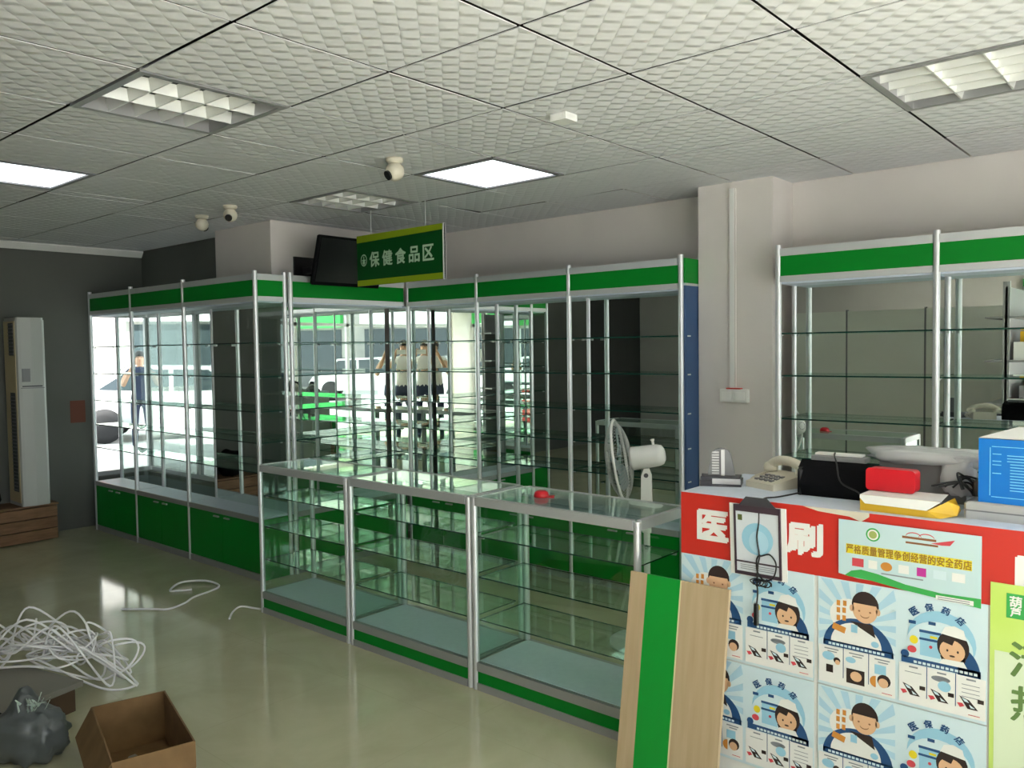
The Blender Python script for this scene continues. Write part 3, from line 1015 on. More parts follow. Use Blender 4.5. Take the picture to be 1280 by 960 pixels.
q = MB(); flat(q, ell(0.105, 0.175, 0.0165, 0.0165, 24), -0.0008); q.build('emblem_disc', 'paper', t)
q = MB(); flat(q, ell(0.105, 0.175, 0.012, 0.012, 20), -0.0011); add_text(q, '安', 0.105, 0.175, None, 0.001, -0.0011); q.build('emblem_core', mat('olive_emblem', (0.35, 0.42, 0.12), 0.6), t)
q = MB()
flat(q, rect(0.19, 0.178, 0.285, 0.185), -0.0005); flat(q, rect(0.2, 0.163, 0.29, 0.169), -0.0005)
q.build('ribbon_print', 'brown_print', t)
q = MB()
for cxx in (0.222, 0.258):
    e1 = ell(cxx, 0.186, 0.022, 0.013, 12, 0.1, PI - 0.1)
    flat(q, e1 + [(a, b_ - 0.003) for a, b_ in reversed(e1)], -0.0006)
flat(q, [(0.27, 0.172), (0.335, 0.19), (0.322, 0.172), (0.3, 0.17)], -0.0006)
q.build('dragon_boat_print', 'red_mark', t)
for kk, (xx, ww, mm) in enumerate(((0.06, 0.035, 'red_mark'), (0.105, 0.026, 'paper'), (0.145, 0.032, 'orange_print'), (0.195, 0.03, 'paper'), (0.245, 0.026, 'magenta_print'), (0.295, 0.035, 'pale_blue'), (0.345, 0.035, 'paper'))):
    q = MB(); flat(q, rect(xx - ww / 2, 0.068, xx + ww / 2, 0.094) if mm != 'orange_print' else ell(xx, 0.081, 0.017, 0.014, 16), -0.0005); q.build('product_print', mm, t)
q = MB(); flat(q, rect(0.285, 0.006, 0.385, 0.02), -0.0009); q.build('footer_box', 'paper', t)
q = MB()
for kk in range(2):
    flat(q, rect(0.29, 0.008 + kk * 0.006, 0.375, 0.0105 + kk * 0.006), -0.0012)
flat(q, rect(0.13, 0.056, 0.25, 0.06), -0.0006)
q.build('footer_text', 'grey_print', t)

# hanging framed tablet poster with cable
t = thing('framed_notice', 'dark-framed notice with a blue disc hanging on the red band', 'notice', (-1.27, KY - 0.012, 0.79), 0, rot=(math.radians(3), 0, 0))
p = MB(); p.box(-0.018, 0.003, -0.004, 0.184, 0.006, 0.245); p.build('backing_paper', 'paper', t)
p = MB()
fw, fh = 0.166, 0.244
p.box(0, -0.004, 0, 0.007, 0.003, fh); p.box(fw - 0.007, -0.004, 0, fw, 0.003, fh)
p.box(0.007, -0.004, 0, fw - 0.007, 0.003, 0.012); p.box(0.007, -0.004, fh - 0.022, fw - 0.007, 0.003, fh); p.box(0.007, -0.004, 0.044, fw - 0.007, 0.003, 0.049)
p.build('frame', mat('dark_plum_plastic', (0.05, 0.03, 0.045), 0.4), t)
p = MB(); p.box(0.007, -0.001, 0.012, fw - 0.007, 0.002, fh - 0.022); p.build('sheet', mat('cool_white_paper', (0.62, 0.66, 0.72), 0.5), t)
p = MB(); flat(p, ell(0.083, 0.13, 0.056, 0.056, 28), -0.0014); p.build('disc_print', 'sky_blue', t)
p = MB(); flat(p, ell(0.088, 0.12, 0.035, 0.04, 20), -0.0016); p.build('disc_inner_print', 'ray_blue', t)
p = MB(); flat(p, rect(0.014, 0.19, 0.03, 0.21), -0.0014); p.build('logo_print', mat('olive_logo', (0.1, 0.13, 0.03), 0.6), t)
p = MB()
for kk in range(3):
    flat(p, rect(0.02, 0.02 + kk * 0.007, 0.14, 0.0225 + kk * 0.007), -0.0014)
p.build('small_print', 'grey_print', t)
p = MB(); p.prism([(0.02, fh), (0.045, fh + 0.03), (0.12, fh + 0.03), (0.15, fh)], 0.004, axis='Y', base=-0.003); p.build('hanger_clip', 'darkgrey', t)
c = MB()
def spl(pts, n=10):
    out = []
    P = [Vector(p_) for p_ in pts]
    for i in range(len(P) - 1):
        p0, p1, p2, p3 = P[max(i - 1, 0)], P[i], P[i + 1], P[min(i + 2, len(P) - 1)]
        for k in range(n):
            u = k / n
            out.append(0.5 * ((2 * p1) + (-p0 + p2) * u + (2 * p0 - 5 * p1 + 4 * p2 - p3) * u * u + (-p0 + 3 * p1 - 3 * p2 + p3) * u ** 3))
    out.append(P[-1])
    return out
yy = KY - 0.022
pts = [(-1.12, 2.86, 1.056), (-1.15, 2.72, 1.056), (-1.172, 2.65, 1.058), (-1.178, yy, 1.04), (-1.18, yy, 0.98), (-1.187, yy, 0.93), (-1.18, yy, 0.88), (-1.176, yy, 0.865), (-1.14, yy - 0.004, 0.875), (-1.118, yy - 0.004, 0.845), (-1.128, yy - 0.004, 0.8), (-1.16, yy - 0.004, 0.785), (-1.185, yy, 0.81), (-1.188, yy, 0.85), (-1.176, yy - 0.002, 0.868), (-1.182, yy - 0.004, 0.83), (-1.185, yy - 0.004, 0.77), (-1.183, yy - 0.004, 0.735), (-1.19, yy - 0.004, 0.66)]
c.tube(spl(pts), 0.0028, 6)
for kk in range(5):
    a = random.random() * 6
    c.tube(spl([(-1.183 + 0.02 * math.cos(a + q_) * (1 + .4 * random.random()) + 0.008 * kk, yy - 0.004 - 0.002 * kk, 0.775 + 0.012 * math.sin(a + q_)) for q_ in (0, 1.3, 2.6, 3.9, 5.2)], 5), 0.002, 5)
c.bbox(-1.198, yy - 0.006, 0.625, -1.182, yy + 0.006, 0.7, 0.003)
tag(c.build('cable', 'black'), 'thin black cable looping down over the framed notice', 'cable')

# ------------------------------------------------------------------ leaning striped board
th = math.atan2(0.115, 0.73)
L = math.hypot(0.115, 0.73)
t = thing('laminate_board', 'pale wood laminate board with a green stripe leaning on the counter', 'board', (-1.68, 2.49, 0.003), 0, rot=(-th, 0, 0))
bw = 0.4
def slab(nm, a, c_, m, y0=0.0, y1=0.016):
    p = MB(); p.box(a, y0, 0, c_, y1, L); p.build(nm, m, t)
slab('wood_strip', 0.0, bw * 0.18, 'wood_pale')
slab('green_strip', bw * 0.18, bw * 0.525, 'board_green')
slab('edge_band', bw * 0.525, bw * 0.54, mat('cream_edge', (0.7, 0.68, 0.4), 0.5))
slab('wood_strip', bw * 0.54, bw, 'wood_pale')

# ------------------------------------------------------------------ things on the counter
# cordless handset base
t = thing('charging_base', 'dark grey device base with a ribbed silver arched back, left end of counter', 'device', (-1.44, 2.865, KZ), math.radians(24))
p = MB(); p.prism([(-0.075, -0.05), (0.075, -0.05), (0.08, 0.05), (-0.08, 0.05)], 0.022); p.prism([(-0.07, -0.045), (0.07, -0.045), (0.075, 0.045), (-0.075, 0.045)], 0.012, base=0.022); p.build('base', 'darkgrey', t)
p = MB(); p.box(-0.03, -0.052, 0.01, 0.073, -0.0495, 0.03); p.build('label_strip', 'silver', t)
p = MB()
prof = [(-0.046, 0.034)] + [(-0.046 + 0.012 * (k / 8.0), 0.034 + 0.07 * k / 8.0) for k in range(1, 8)] + [(0.034 * math.cos(a), 0.104 + 0.033 * math.sin(a)) for a in [PI - PI * k / 10 for k in range(11)]] + [(0.046 - 0.012 * (k / 8.0), 0.034 + 0.07 * k / 8.0) for k in range(7, 0, -1)] + [(0.046, 0.034)]
prof = [(v_[0] * 1.12, v_[1]) for v_ in prof]
p.prism(prof, 0.03, axis='Y', base=0.005)
p.build('arched_back', 'grey', t)
for kk in range(9):
    z = 0.04 + kk * 0.01
    p = MB(); p.box(-0.034, 0.0, z, -0.008, 0.005, z + 0.005); p.build('rib', 'silver', t)
p = MB(); p.box(0.0, -0.001, 0.034, 0.013, 0.005, 0.132); p.build('silver_bar', 'silver', t)

# desk telephone
t = thing('telephone', 'ivory desk telephone with coiled cord on the counter', 'telephone', (-1.255, 2.935, KZ), math.radians(-112))
p = MB(); p.prism([(-0.08, 0.0), (0.08, 0.0), (0.08, 0.022), (-0.08, 0.05)], 0.14, axis='Y', base=-0.07)
p.build('body', 'offwhite', t)
p = MB()
hs = spl([(-0.055, -0.085, 0.066), (-0.055, -0.05, 0.086), (-0.055, 0.0, 0.094), (-0.055, 0.05, 0.086), (-0.055, 0.085, 0.066)], 6)
p.tube(hs, 0.018, 10)
for yq in (-0.08, 0.08):
    p.lathe([(0.0, 0.072), (0.02, 0.07), (0.027, 0.055), (0.026, 0.04), (0.0, 0.038)], (-0.055, yq, 0.008), 'Z', 14)
p.build('handset', 'offwhite', t)
for r_ in range(4):
    for c_ in range(3):
        p = MB(); xx, yq = -0.005 + c_ * 0.026, -0.045 + r_ * 0.024
        zz = 0.036 - xx * 0.175 + 0.0005
        p.box(xx - 0.008, yq - 0.007, zz - 0.004, xx + 0.008, yq + 0.007, zz + 0.005); p.build('key', 'grey', t)
p = MB()
coil = []
for k in range(140):
    u = k / 139
    cx_, cy_, cz_ = -0.05 + 0.1 * u, -0.082 - 0.02 * math.sin(PI * u) - 0.05 * u, 0.01 + 0.03 * (1 - u)
    a = u * 2 * PI * 16
    coil.append((cx_ + 0.0, cy_ + 0.006 * math.cos(a) + 0.05 * u, cz_ + 0.006 * math.sin(a)))
p.tube(coil, 0.0022, 5)
p.build('coiled_cord', 'offwhite', t)

def blob(name, mats, parent, rx, ry, rz, seed, amp=0.12, n=24, m=14, power=0.5, loc=(0, 0, 0), freq=2.2, rot=None):
    """superellipsoid with crumpled surface; base flattened at z=0"""
    rnd = random.Random(seed)
    ph = [rnd.uniform(0, 6) for _ in range(12)]
    mb = MB()
    vs = []
    def sg(v, p_): return math.copysign(abs(v) ** p_, v)
    for j in range(m + 1):
        v = -PI / 2 + PI * j / m
        for i in range(n):
            u = 2 * PI * i / n
            x = sg(math.cos(v), power) * sg(math.cos(u), power)
            y = sg(math.cos(v), power) * sg(math.sin(u), power)
            z = sg(math.sin(v), power)
            d = 1 + amp * (math.sin(freq * 2 * x + ph[0]) * math.sin(freq * 1.7 * y + ph[1]) + 0.6 * math.sin(freq * 3.1 * y + ph[2] + freq * 2 * z) + 0.5 * math.sin(freq * 4.3 * x + ph[3] - freq * z * 2.5))
            vs.append((x * rx * d, y * ry * d, max(z * rz * d + rz, 0.0)))
    fs = [(j * n + i, j * n + (i + 1) % n, (j + 1) * n + (i + 1) % n, (j + 1) * n + i) for j in range(m) for i in range(n)]
    mb.add(vs, fs, 0, True)
    return mb.build(name, mats, parent, loc, rot)

# black bag / covered printer
t = thing('printer', 'black covered receipt printer slumped beside the telephone', 'printer', (-1.0, 2.9, KZ), math.radians(2))
p = MB()
p.prism([(-0.065, 0.0), (0.075, 0.0), (0.08, 0.05), (0.06, 0.105), (-0.03, 0.122), (-0.06, 0.1), (-0.072, 0.04)], 0.245, axis='X', base=-0.13)
p.build('body', 'blackmatte', t)
p = MB(); p.box(-0.1, -0.02, 0.118, 0.08, 0.05, 0.135); p.build('paper_tray', 'grey', t)
p = MB(); p.bbox(-0.135, -0.07, 0.0, -0.11, 0.06, 0.1, 0.012); p.build('side_cap', 'black', t)
p = MB(); p.bbox(0.1, -0.075, 0.0, 0.128, 0.06, 0.09, 0.012); p.build('side_cap', 'black', t)
p = MB(); p.tube(spl([(-0.04, 0.05, 0.12), (-0.03, 0.02, 0.145), (-0.02, -0.02, 0.14), (0.0, -0.06, 0.12), (0.02, -0.08, 0.06), (0.08, -0.085, 0.03), (0.1, -0.09, 0.0)], 8), 0.003, 6); p.build('strap', 'black', t)
p = MB(); p.box(-0.1, 0.02, 0.135, 0.06, 0.06, 0.142); p.build('paper_sheet', 'paper', t)

# yellow and white open carton
t = thing('carton', 'yellow carton with a white flap lying on the counter edge', 'carton', (-0.745, 2.77, KZ), math.radians(-1))
p = MB(); p.box(-0.122, -0.09, 0.0, 0.075, 0.05, 0.05); p.build('body', 'yellow', t)
p = MB(); p.add([(-0.122, -0.091, 0.05), (0.115, -0.091, 0.052), (0.075, -0.096, 0.022), (-0.105, -0.096, 0.024), (-0.122, -0.093, 0.04)], [(0, 1, 2, 3, 4)])
p.add([(-0.122, -0.091, 0.0505), (0.115, -0.091, 0.0525), (0.1, 0.05, 0.053), (-0.122, 0.05, 0.051)], [(0, 1, 2, 3)])
p.build('white_flap', 'paper', t)
p = MB()
p.add([(0.075, -0.09, 0.02), (0.125, -0.06, 0.05), (0.15, -0.03, 0.035), (0.148, -0.05, 0.008), (0.11, -0.085, 0.0), (0.075, -0.09, 0.0), (0.075, 0.02, 0.0), (0.125, 0.02, 0.05), (0.14, 0.03, 0.01)], [(0, 4, 3, 1), (1, 3, 2), (0, 5, 4), (1, 2, 8, 7), (4, 8, 2, 3), (0, 1, 7), (5, 6, 4), (4, 6, 8)])
p.build('side_flap', 'yellow', t)

# red tin on the carton, in front of papers
t = thing('tin_box', 'red plastic tin lying on the yellow carton', 'tin', (-0.80, 2.79, KZ + 0.055), math.radians(-2))
p = MB()
prof = []
for (ax, az, a0) in ((0.062, 0.058, 0), (-0.062, 0.058, PI / 2), (-0.062, 0.012, PI), (0.062, 0.012, 1.5 * PI)):
    for k in range(5):
        a = a0 + PI / 2 * k / 4
        prof.append((ax + 0.012 * math.cos(a), az + 0.012 * math.sin(a)))
p.prism(prof, 0.05, axis='Y', base=-0.025)
p.build('body', 'red_gloss', t)
prof2 = [(a * 1.02, (b_ - 0.035) * 1.03 + 0.035) for a, b_ in prof]
p = MB(); p.prism(prof2, 0.008, axis='Y', base=-0.031); p.build('lid', 'red_gloss', t)

# crumpled clear plastic bag over papers
t = thing('plastic_bag', 'crumpled clear white plastic bag draped behind the red tin', 'bag', (-0.765, 3.02, KZ))
p = MB(); p.box(-0.13, -0.055, 0.0, 0.14, 0.09, 0.125); p.build('paper_stack', 'grey', t)
bg_ = blob('bag_film', 'poly_clear', t, 0.18, 0.1, 0.026, 5, 0.1, 30, 12, 0.6, (0.01, 0.0, 0.118), 3.0)
bg2 = blob('bag_tail', 'poly_clear', t, 0.05, 0.025, 0.06, 9, 0.14, 18, 12, 0.7, (0.12, -0.075, 0.03), 3.0)
# black cables heap
c = MB()
for kk in range(7):
    pts = [(-0.70 + 0.02 * kk + random.uniform(-0.01, 0.01), 2.84 + random.uniform(-0.01, 0.02), KZ + 0.07), (-0.62 + random.uniform(-.02, .02), 2.88, KZ + 0.085 + 0.008 * kk * random.random()), (-0.585, 2.93, KZ + 0.02 + 0.012 * kk), (-0.57 + random.uniform(-.01, .02), 2.99, KZ + 0.012 + .004 * kk)]
    c.tube(spl(pts, 8), 0.0035, 6)
o = tag(c.build('cable_tangle', 'black'), 'tangle of black cables beside the yellow carton', 'cables')
o['kind'] = 'stuff'

# grey box with blue carton on top, black adapter
t = thing('grey_case', 'flat pale grey plastic case under the blue carton', 'case', (-0.42, 2.83, KZ))
p = MB(); p.bbox(-0.165, -0.09, 0.0, 0.22, 0.1, 0.052, 0.006); p.build('body', 'silver', t)
p = MB(); p.box(-0.167, -0.0915, 0.024, 0.222, -0.0895, 0.028); p.build('seam', 'grey', t)
t = thing('power_adapter', 'black round-topped power adapter left of the blue carton', 'adapter', (-0.553, 2.86, KZ + 0.0525))
p = MB(); p.bbox(-0.03, -0.025, 0.0, 0.028, 0.03, 0.05, 0.006); p.build('body', 'black', t)
p = MB(); p.cyl((0.0, 0.0, 0.05), (0.0, 0.0, 0.056), 0.018, 16); p.build('cap', 'darkgrey', t)
t = thing('blue_carton', 'bright blue carton with white printed panel at the right edge', 'carton', (-0.4, 2.83, KZ + 0.0525), math.radians(-3))
p = MB(); p.box(-0.145, -0.085, 0.0, 0.2, 0.09, 0.19); p.build('body', 'blue_card', t)
p = MB(); p.add([(-0.146, -0.086, 0.191), (0.201, -0.086, 0.191), (0.201, 0.09, 0.2), (-0.1, 0.09, 0.2)], [(0, 1, 2, 3)])
p.add([(-0.146, -0.086, 0.1925), (0.201, -0.086, 0.1925), (0.201, 0.0, 0.225), (-0.06, 0.0, 0.222)], [(0, 1, 2, 3)])
p.build('white_flap', 'paper', t)
q = MB(); y = -0.0856
def line(x0, z0, x1, z1): flat(q, rect(x0, z0, x1, z1), y)
line(-0.115, 0.022, -0.113, 0.165); line(-0.11, 0.167, 0.18, 0.169); line(-0.11, 0.018, 0.18, 0.02)
for z in (0.145, 0.124, 0.113, 0.088):
    line(-0.108, z, -0.085, z + 0.0022)
for kk in range(13):
    x0 = -0.07 if kk < 3 else -0.062
    line(x0, 0.142 - kk * 0.0085, 0.16 - (kk % 4) * 0.03, 0.1445 - kk * 0.0085)
add_text(q, '使用说明', 0.0, 0.155, None, 0.011, y)
q.build('printed_text', 'cyan_line', t)

# ------------------------------------------------------------------ pedestal fan behind the cases
t = thing('pedestal_fan', 'white pedestal fan seen from behind, between glass cases and back cabinets', 'fan', (-2.285, 3.7, 0), math.radians(180 + 26))
# local +X = blowing direction (towards -X world)
p = MB(); p.lathe([(0.0, 0.0), (0.2, 0.0), (0.2, 0.02), (0.17, 0.032), (0.04, 0.05), (0.03, 0.07), (0.0, 0.07)], (0, 0, 0), 'Z', 28); p.build('base', 'white', t)
p = MB(); p.cyl((0, 0, 0.06), (0, 0, 0.62), 0.017, 14); p.cyl((0, 0, 0.6), (0, 0, 0.68), 0.024, 14); p.build('pole', 'white', t)
p = MB(); p.prism([(-0.03, 0.66), (0.03, 0.66), (0.026, 0.9), (0.012, 0.94), (-0.012, 0.94), (-0.026, 0.9)], 0.05, axis='Y', base=-0.025); p.build('neck', 'white', t)
p = MB(); p.cyl((0.0, -0.03, 0.905), (0.0, 0.03, 0.905), 0.012, 12); p.build('pivot_bolt', 'darkgrey', t)
head = MB()
tilt = math.radians(-12)
def hp(h):  # along axis
    return (h * math.cos(tilt), 0, 1.0 + h * math.sin(tilt))
ct, st = math.cos(tilt), math.sin(tilt)
def xf(p_):
    return (p_[0] * ct - p_[2] * st * 1.0, p_[1], 1.0 + p_[0] * st + p_[2] * ct)
def xform(mb):
    mb.v = [xf(v) for v in mb.v]
    return mb
tilt = 0
p = MB(); p.lathe([(0.0, -0.1), (0.03, -0.098), (0.05, -0.085), (0.058, -0.06), (0.06, 0.0), (0.062, 0.07), (0.058, 0.085), (0.0, 0.085)], (0, 0, 0), 'X', 24)
ct, st = math.cos(math.radians(-9)), math.sin(math.radians(-9))
xform(p); hd = p.build('motor_housing', 'white', t)
p = MB(); p.cyl((-0.045, 0, 0.055), (-0.045, 0, 0.083), 0.007, 10); p.lathe([(0.0, 0.09), (0.011, 0.088), (0.011, 0.08), (0.0, 0.08)], (-0.045, 0, 0), 'Z', 12); xform(p); p.build('oscillation_knob', 'white', hd)
p = MB()
for kk in range(14):
    a = 2 * PI * kk / 14
    p.box(-0.0985 + 0.0, 0.025 * math.cos(a) - 0.003, 0.025 * math.sin(a) - 0.003, -0.092, 0.025 * math.cos(a) + 0.003, 0.025 * math.sin(a) + 0.003)
xform(p); p.build('vent_hole', 'darkgrey', hd)
R_ = 0.215
grill = MB()
def cagepro(u, back):  # u 0..1 from hub to rim
    r = 0.055 + (R_ - 0.055) * u
    h = 0.085 + 0.05 * u ** 2.2 if back else 0.205 - 0.055 * u ** 2.2
    return r, h
for back in (True, False):
    for kk in range(56):
        a = 2 * PI * kk / 56
        pts = []
        for s_ in range(7):
            r, h = cagepro(s_ / 6, back)
            if s_ == 6: h = 0.142
            pts.append((h, r * math.cos(a), r * math.sin(a)))
        grill.tube(pts, 0.0012, 3)
    for u in (0.3, 0.65):
        r, h = cagepro(u, back)
        grill.tube([(h, r * math.cos(2 * PI * k / 40), r * math.sin(2 * PI * k / 40)) for k in range(40)], 0.0013, 4, closed=True)
xform(grill); grill.build('wire_guard', mat('grey_wire', (0.42, 0.43, 0.42), 0.4, 0.3), t)
p = MB(); p.tube([(0.142, R_ * math.cos(2 * PI * k / 48), R_ * math.sin(2 * PI * k / 48)) for k in range(48)], 0.0075, 8, closed=True); xform(p); p.build('guard_rim', 'white', t)
p = MB(); p.lathe([(0.0, 0.212), (0.05, 0.21), (0.056, 0.203), (0.0, 0.203)], (0, 0, 0), 'X', 20); xform(p); p.build('front_badge', 'white', t)
for kk in range(3):
    p = MB()
    vs = []
    for i in range(8):
        rr = 0.03 + 0.16 * i / 7
        wd = 0.25 + 0.55 * math.sin(PI * min(1, (i + 0.6) / 7.6))
        for j in range(6):
            a = 2 * PI * kk / 3 + (j / 5 - 0.5) * wd * 1.3
            vs.append((0.145 + 0.028 * (j / 5 - 0.5), rr * math.cos(a), rr * math.sin(a)))
    fs = [(i * 6 + j, i * 6 + j + 1, (i + 1) * 6 + j + 1, (i + 1) * 6 + j) for i in range(7) for j in range(5)]
    p.add(vs, fs, 0, True); xform(p)
    p.build('blade', mat('fan_blade_plastic', (0.25, 0.32, 0.33), 0.3), t)

# ------------------------------------------------------------------ hanging sign and television
t = thing('hanging_sign', 'green hanging section sign with pale lettering and lime borders', 'sign', (-4.64, 3.7, 2.03), 0)
SW, SHh = 0.875, 0.352
p = MB(); p.box(0, -0.006, 0.0, SW, 0.006, SHh); p.build('panel', 'sign_green', t)
p = MB(); p.box(0, -0.0075, 0.0, SW - 0.01, -0.006, 0.04); p.build('lime_border', 'lime', t)
p = MB(); p.add([(0, -0.0075, SHh - 0.05), (SW - 0.01, -0.0075, SHh - 0.038), (SW - 0.01, -0.0075, SHh), (0, -0.0075, SHh)], [(0, 1, 2, 3)]); p.build('lime_border', 'lime', t)
p = MB(); p.box(SW - 0.01, -0.009, -0.004, SW, 0.009, SHh + 0.002); p.build('end_trim', 'white', t)
for kk, ch in enumerate('保健食品区'):
    q = MB()
    add_text(q, ch, 0.19 + kk * 0.135, 0.178, 0.1, 0.1, -0.008, 0, 0, 0.0028)
    q.build('letter', 'sign_text', t)
q = MB()
e = MB()
o1 = ell(0.075, 0.178, 0.034, 0.042, 24); i1 = ell(0.075, 0.178, 0.027, 0.034, 24)
for k in range(24):
    q.add([(o1[k][0], -0.008, o1[k][1]), (o1[(k + 1) % 24][0], -0.008, o1[(k + 1) % 24][1]), (i1[(k + 1) % 24][0], -0.008, i1[(k + 1) % 24][1]), (i1[k][0], -0.008, i1[k][1])], [(0, 1, 2, 3)])
flat(q, rect(0.071, 0.15, 0.079, 0.205), -0.008); flat(q, rect(0.055, 0.174, 0.095, 0.182), -0.008)
flat(q, ell(0.075, 0.162, 0.014, 0.014, 12), -0.0082)
q.build('emblem', 'sign_text', t)
for x in (0.15, 0.7):
    p = MB(); p.cyl((x, 0, SHh - 0.001), (x, 0, H - 2.03 - 0.001), 0.003, 8); p.build('hanging_wire', 'silver', t)

tv = thing('television', 'black flat television tilted down above the step cabinet', 'television', (-4.79, 3.74, 2.215), PI / 2, rot=(0, 0, PI / 2))
# local: x = along +Y world, -y = towards +X world
a = math.radians(17)
def tvx(mb):
    c_, s_ = math.cos(a), math.sin(a)
    mb.v = [(v[0], v[1] * c_ - v[2] * s_, v[1] * s_ + v[2] * c_) for v in mb.v]
    return mb
p = MB(); p.bbox(-0.3, -0.02, -0.175, 0.3, 0.02, 0.175, 0.008); tvx(p); body = p.build('body', 'blackmatte', tv)
p = MB(); p.box(-0.28, -0.0215, -0.15, 0.28, -0.0195, 0.16); tvx(p); p.build('screen', mat('off_screen', (0.003, 0.003, 0.004), 0.35), tv)
p = MB(); p.box(-0.14, 0.02, -0.12, 0.14, 0.06, 0.12); tvx(p); p.build('rear_cover', 'blackmatte', tv)
p = MB(); p.box(-0.03, 0.05, -0.05, 0.03, 0.54, 0.0); p.box(-0.1, 0.535, -0.06, 0.1, 0.549, 0.08); p.build('wall_bracket', 'black', tv)

# ------------------------------------------------------------------ ceiling cameras, sensor, column fittings
def sec_cam(label, x, y, ang, ball=0.05, hide_lens=False):
    t = thing('security_camera', label, 'camera', (x, y, H), ang, 'white security cameras on the ceiling')
    p = MB(); p.lathe([(0.0, 0.0), (0.045, 0.0), (0.045, -0.012), (0.036, -0.025), (0.0, -0.025)], (0, 0, 0), 'Z', 20); p.build('mount', 'offwhite', t)
    p = MB()
    prof = [(ball * math.sin(PI * k / 12), -0.025 - ball * 0.85 + ball * math.cos(PI * k / 12)) for k in range(13)]
    p.lathe(prof, (0, 0, 0), 'Z', 20); b_ = p.build('ball_housing', 'offwhite', t)
    p = MB(); cz = -0.025 - ball * 0.85
    d = Vector((0, -0.86, -0.5)).normalized()
    c0 = Vector((0, 0, cz))
    p.cyl(c0 + d * (ball * 0.8), c0 + d * (ball * 1.08), ball * 0.52, 16); p.build('lens', 'black', b_)
    return t
sec_cam('white security camera nearest the lit ceiling light above the cases', -3.2, 2.8, -0.2, 0.048)
sec_cam('white security camera over the left cabinets with its black lens facing out', -5.0, 2.93, 0.75, 0.045)
sec_cam('white security camera over the left cabinets turned away, leftmost of the three', -5.5, 3.0, 3.6, 0.045)
t = thing('motion_sensor', 'small square white sensor box on the ceiling', 'sensor', (-2.1, 2.77, H), 0.0)
p = MB(); p.box(-0.04, -0.04, -0.03, 0.04, 0.04, 0.0); p.build('body', 'white', t)
p = MB(); p.box(-0.028, -0.042, -0.024, 0.028, -0.04, -0.006); p.build('front_plate', 'paper', t)

t = thing('cable_trunking', 'white vertical cable trunking on the square column', 'trunking', (-2.23, 4.6, 1.32))
p = MB(); p.box(-0.02, -0.014, 0, 0.02, 0.0, 1.19); p.build('channel', 'wall', t)
p = MB(); p.box(-0.014, -0.018, 0, 0.014, -0.014, 1.19); p.build('cover', 'white_trim', t)
t = thing('light_switch', 'double white light switch with a red top strip on the column', 'switch', (-2.215, 4.6, 1.238))
p = MB(); p.box(-0.088, -0.03, 0, 0.088, 0.0, 0.078); p.build('back_box', 'white', t)
for s_ in (-1, 1):
    p = MB(); p.box(s_ * 0.044 - 0.04, -0.036, 0.004, s_ * 0.044 + 0.04, -0.03, 0.074); sw = p.build('switch_plate', 'white', t)
    p = MB(); p.box(s_ * 0.044 - 0.028, -0.039, 0.014, s_ * 0.044 + 0.028, -0.036, 0.062); p.build('rocker', 'paper', sw)
p = MB(); p.box(-0.045, -0.037, 0.079, 0.045, -0.002, 0.086); p.build('red_strip', 'red', t)

# ------------------------------------------------------------------ air conditioner on a wooden plinth
t = thing('wooden_plinth', 'low brown wooden plinth carrying the air conditioner', 'plinth', (-7.84, 1.95, 0))
for kk in range(3):
    p = MB(); p.box(0, 0, 0.01 + kk * 0.096, 0.3, 0.76, 0.098 + kk * 0.096); p.build('plank', 'wood_box', t)
p = MB(); p.box(-0.002, -0.01, 0.299, 0.31, 0.77, 0.315); p.build('top_board', 'wood_box', t)
t = thing('air_conditioner', 'tall ivory floor-standing air conditioner in the dark left corner', 'air conditioner', (-7.52, 2.44, 0.3155))
# front faces +X, body runs from x=-0.3 to 0, y 0..0.215
AH, AD, AWd = 1.575, 0.3, 0.215
p = MB()
sec = [(-AD, 0.0), (-0.02, 0.0), (-0.006, 0.008), (0.0, 0.03), (0.012, AWd * 0.5), (0.004, AWd - 0.02), (-0.012, AWd), (-AD, AWd)]
p.prism(sec, AH - 0.02); p.prism([(x * 0.96 - 0.004, AWd / 2 + (y_ - AWd / 2) * 0.95) for x, y_ in sec], 0.02, base=AH - 0.02)
p.build('body', 'ac_white', t)
p = MB(); p.box(-AD + 0.02, -0.004, 0.03, -0.03, 0.0, AH - 0.03); p.build('side_cover', 'cream', t)
for (z0, z1) in ((1.26, 1.53), (0.12, 0.95)):
    p = MB(); p.box(-0.17, -0.006, z0, -0.06, -0.0035, z1); gr = p.build('grille_recess', 'darkgrey', t)
    n_ = int((z1 - z0) / 0.03)
    for kk in range(n_):
        p = MB(); zz = z0 + 0.012 + kk * 0.03; p.box(-0.168, -0.011, zz, -0.062, -0.006, zz + 0.007); p.build('grille_slat', 'grey', gr)
p = MB(); p.prism([(0.0, 0.02), (0.0145, AWd * 0.5), (0.006, AWd - 0.015), (-0.002, AWd - 0.015), (-0.002, 0.02)], 0.006, base=0.985); p.build('front_seam', 'grey', t)
p = MB(); p.box(0.005, 0.03, 1.04, 0.0125, 0.09, 1.15); p.build('control_display', 'grey', t)
p = MB(); p.box(0.005, 0.03, 0.998, 0.0135, 0.18, 1.008); p.build('badge_strip', 'darkgrey', t)
p = MB(); p.box(-AD + 0.01, 0.01, -0.0005, -0.015, AWd - 0.01, 0.03); p.build('foot', 'grey', t)
b_ = blob('black_bag', 'blackmatte', None, 0.13, 0.1, 0.13, 21, 0.1, 20, 12, 0.7, (-7.66, 2.2, 0.3155), 2.0)
tag(b_, 'black slumped bag on the plinth left of the air conditioner', 'bag')
p = MB(); p.box(0, 0, 0, 0.002, 0.13, 0.2)
tag(p.build('wall_notice', mat('dark_red_paper', (0.12, 0.03, 0.012), 0.7), None, (XL + 0.0005, 2.96, 0.96)), 'small dark red paper stuck to the left wall', 'paper')

